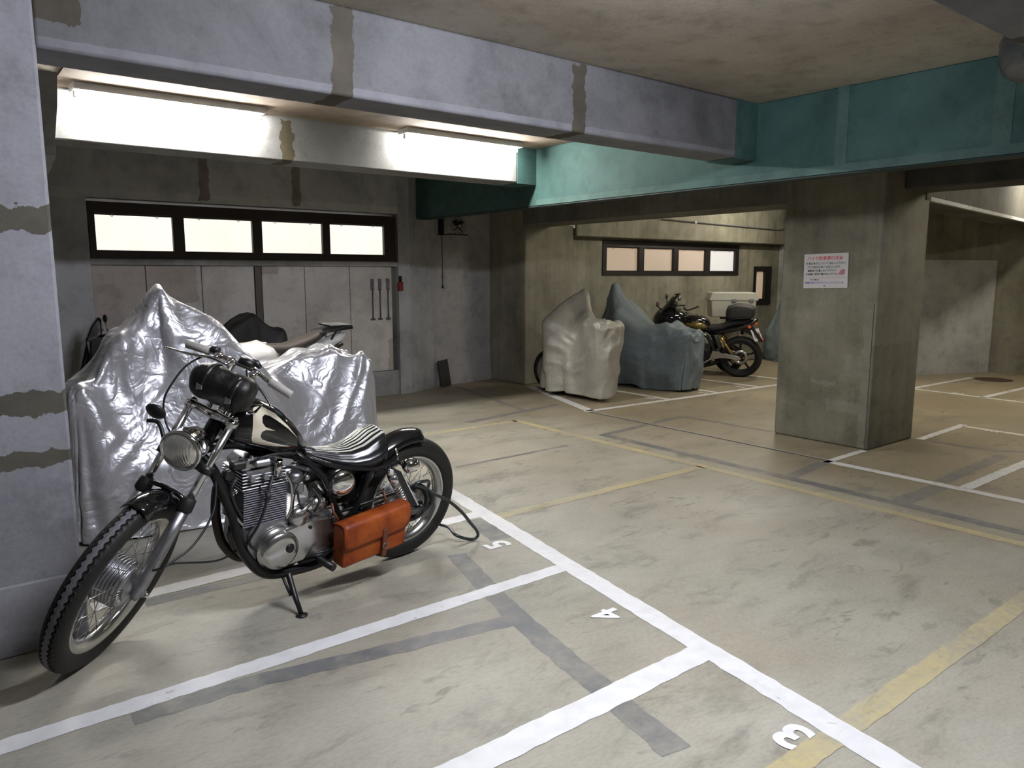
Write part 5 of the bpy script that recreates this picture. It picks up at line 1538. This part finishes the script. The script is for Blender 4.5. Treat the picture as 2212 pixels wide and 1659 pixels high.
MB().lathe([(-0.135, 0.02), (-0.16, 0.018), (-0.165, 0.001)], (0.03, 0.0, 0.02), (0, 1, 0), 16).build('hub', m_cream, fan)
cdt = thing('pull_cord', 'thin dark cord with a small weight hanging from the wall fan', 'cord', (5.475, 8.44, 1.31))
MB().cyl((0, 0, 0.03), (0.01, 0.02, 0.72), 0.005, n=6).build('cord', m_cable, cdt)
MB().tube([(0, 0, 0), (0, 0, 0.02), (0, 0, 0.05)], [0.02, 0.014, 0.006], 8).build('weight', m_cable, cdt)
rods = None
for k, x in enumerate((4.35, 4.45, 4.56)):
    lab = ('leftmost of three slim metal drop bolts on the white panels by the red box', 'middle of three slim metal drop bolts on the white panels by the red box', 'rightmost of three slim metal drop bolts, next to the red box')[k]
    if rods is None:
        rods = thing('drop_bolt', lab, 'bolt', (x, 8.265, 0.94), 0, 'drop bolts on the white panels')
        MB().box((-0.022, -0.012, 0.36), (0.022, 0.008, 0.50), 0.004).box((-0.012, -0.02, 0.40), (0.012, 0.0, 0.46), 0.003).build('latch_plate', m_alu, rods)
        MB().cyl((0, -0.006, 0.02), (0, -0.006, 0.38), 0.009, n=8).box((-0.03, -0.012, 0.0), (0.03, 0.008, 0.022), 0.003).build('rod', plain('dull_steel_rod', (0.17, 0.16, 0.155), 0.5, 0.5, var=0.4), rods)
    else:
        c = copy_tree(rods)
        c.location.x = x
        c['label'] = lab
rb = thing('alarm_box', 'small dark red box on the edge of the wall pier right of the drop bolts', 'box', (4.70, 8.20, 1.29))
MB().box((-0.03, -0.03, 0.0), (0.03, 0.02, 0.11), 0.006).build('box_body', plain('dark_red_paint', (0.22, 0.03, 0.025), 0.4), rb)
MB().tube([(0, -0.005, 0.11), (0, -0.005, 0.15), (0, -0.005, 0.18)], [0.016, 0.022, 0.016], 10).build('top', m_blackm, rb)
bd = thing('board', 'dark board leaning at the foot of the wall pier under the fan', 'board', (5.49, 8.40, 0), 0.2)
MB().box((-0.09, -0.01, 0.0), (0.09, 0.012, 0.36), 0.004, Matrix.Rotation(-0.12, 4, 'X') @ Matrix.Rotation(-0.08, 4, 'Y')).build('panel', plain('dark_board', (0.045, 0.04, 0.035), 0.8, var=0.4), bd)

jl = thing('jar_lamp', 'unlit glass jar lamp hanging in the upper right corner behind the near beam', 'lamp', (4.37, 1.455, 2.40))
MB().tube([(0, 0, 0.22), (0, 0, 0.34)], [0.10, 0.13], 24).build('lamp_base', m_alu, jl)
m_jar, nt_, b_ = new_mat('clouded_lamp_glass')
b_.inputs['Base Color'].default_value = (0.30, 0.31, 0.32, 1)
b_.inputs['Roughness'].default_value = 0.12
b_.inputs['Transmission Weight'].default_value = 0.75
MB().lathe([(0.24, 0.135), (0.20, 0.15), (0.10, 0.148), (0.05, 0.125), (0.02, 0.08), (0.0, 0.03)], (0, 0, 0.02), (0, 0, 1), 32).build('jar', m_jar, jl)
MB().ball((0, 0, 0.01), 0.028, 8).build('tip', m_lampwhite, jl)

cp = thing('conduit_pipe', 'thin dark conduit running along the far lintel and bending up at its right end', 'pipe', (9.0, 7.762, 2.2))
MB().tube([(0.0, 0, 0.12), (3.15, 0, 0.07), (3.28, 0, 0.09), (3.32, 0, 0.18), (3.33, 0, 0.50)], 0.009, 8).build('pipe', m_finmat, cp)
for x, z in ((0.8, 0.107), (2.2, 0.085)):
    MB().box((x - 0.02, -0.016, z - 0.016), (x + 0.02, 0.037, z + 0.016)).build('clip', m_alu, cp)
wr = thing('wire_conduit', 'thin pale wire crossing the top of the brown pillar left of the far windows', 'wire', (6.42, 7.845, 2.17))
MB().tube([(0, 0, 0.05), (0.86, 0, -0.015)], 0.006, 6).build('wire', m_lampwhite, wr)
MB().box((0.83, -0.012, -0.045), (0.90, 0.02, 0.025), 0.004).build('junction', m_lampwhite, wr)

# notice on the pillar
sgm = Matrix.Translation((6.281, 3.54, 1.525)) @ Matrix.Rotation(-PI / 2, 4, 'Z') @ Matrix.Rotation(PI / 2, 4, 'X') @ Matrix.Rotation(math.radians(1.2), 4, 'Z')
sg = thing('notice_sign', 'white notice with red Japanese heading on the pillar face', 'sign', M=sgm)
MB().box((-0.205, -0.15, -0.002), (0.205, 0.15, 0.004), 0.001).build('sign_board', plain('notice_white', (0.56, 0.55, 0.55), 0.5), sg)
m_red = plain('notice_red', (0.55, 0.03, 0.05), 0.5)
m_ink = plain('notice_black', (0.04, 0.04, 0.045), 0.5)
m_blue = plain('notice_blue', (0.13, 0.12, 0.42), 0.5)
for s, y, sz, mt, x in (('バイク駐車場の注意', 0.108, 0.037, m_red, -0.01), ('駐車以外はエンジンを停止して下さい', 0.064, 0.0215, m_ink, 0.0), ('施錠確認の徹底を お願いします', 0.033, 0.0215, m_ink, -0.02),
                       ('貴重品を放置しないで下さい', 0.002, 0.0205, m_ink, -0.035), ('駐車場に荷物を置かないで下さい', -0.029, 0.0205, m_ink, -0.03),
                       ('管理 お問合せ', -0.077, 0.014, m_ink, -0.10), ('有限会社マネジメントコントロール', -0.104, 0.0225, m_blue, -0.01), ('電話', -0.134, 0.013, m_ink, 0.0)):
    text_mesh(s, sz, mt, 'sign_text', sg, Matrix.Translation((x, y, 0.0045)), 0.0006, 0.0003)
MB().box((-0.17, -0.060, 0.004), (0.18, -0.058, 0.0048)).build('sign_rule', m_red, sg)
pk_ = MB().lathe([(0, 0.022), (0.001, 0.020), (0.001, 0.001)], (0.155, -0.015, 0.004), (0, 0, 1), 14).box((0.125, -0.035, 0.004), (0.15, -0.015, 0.0052)).box((0.15, -0.005, 0.004), (0.178, 0.01, 0.0052))
pk_.build('sign_picture', plain('notice_pink', (0.42, 0.16, 0.18), 0.5), sg)
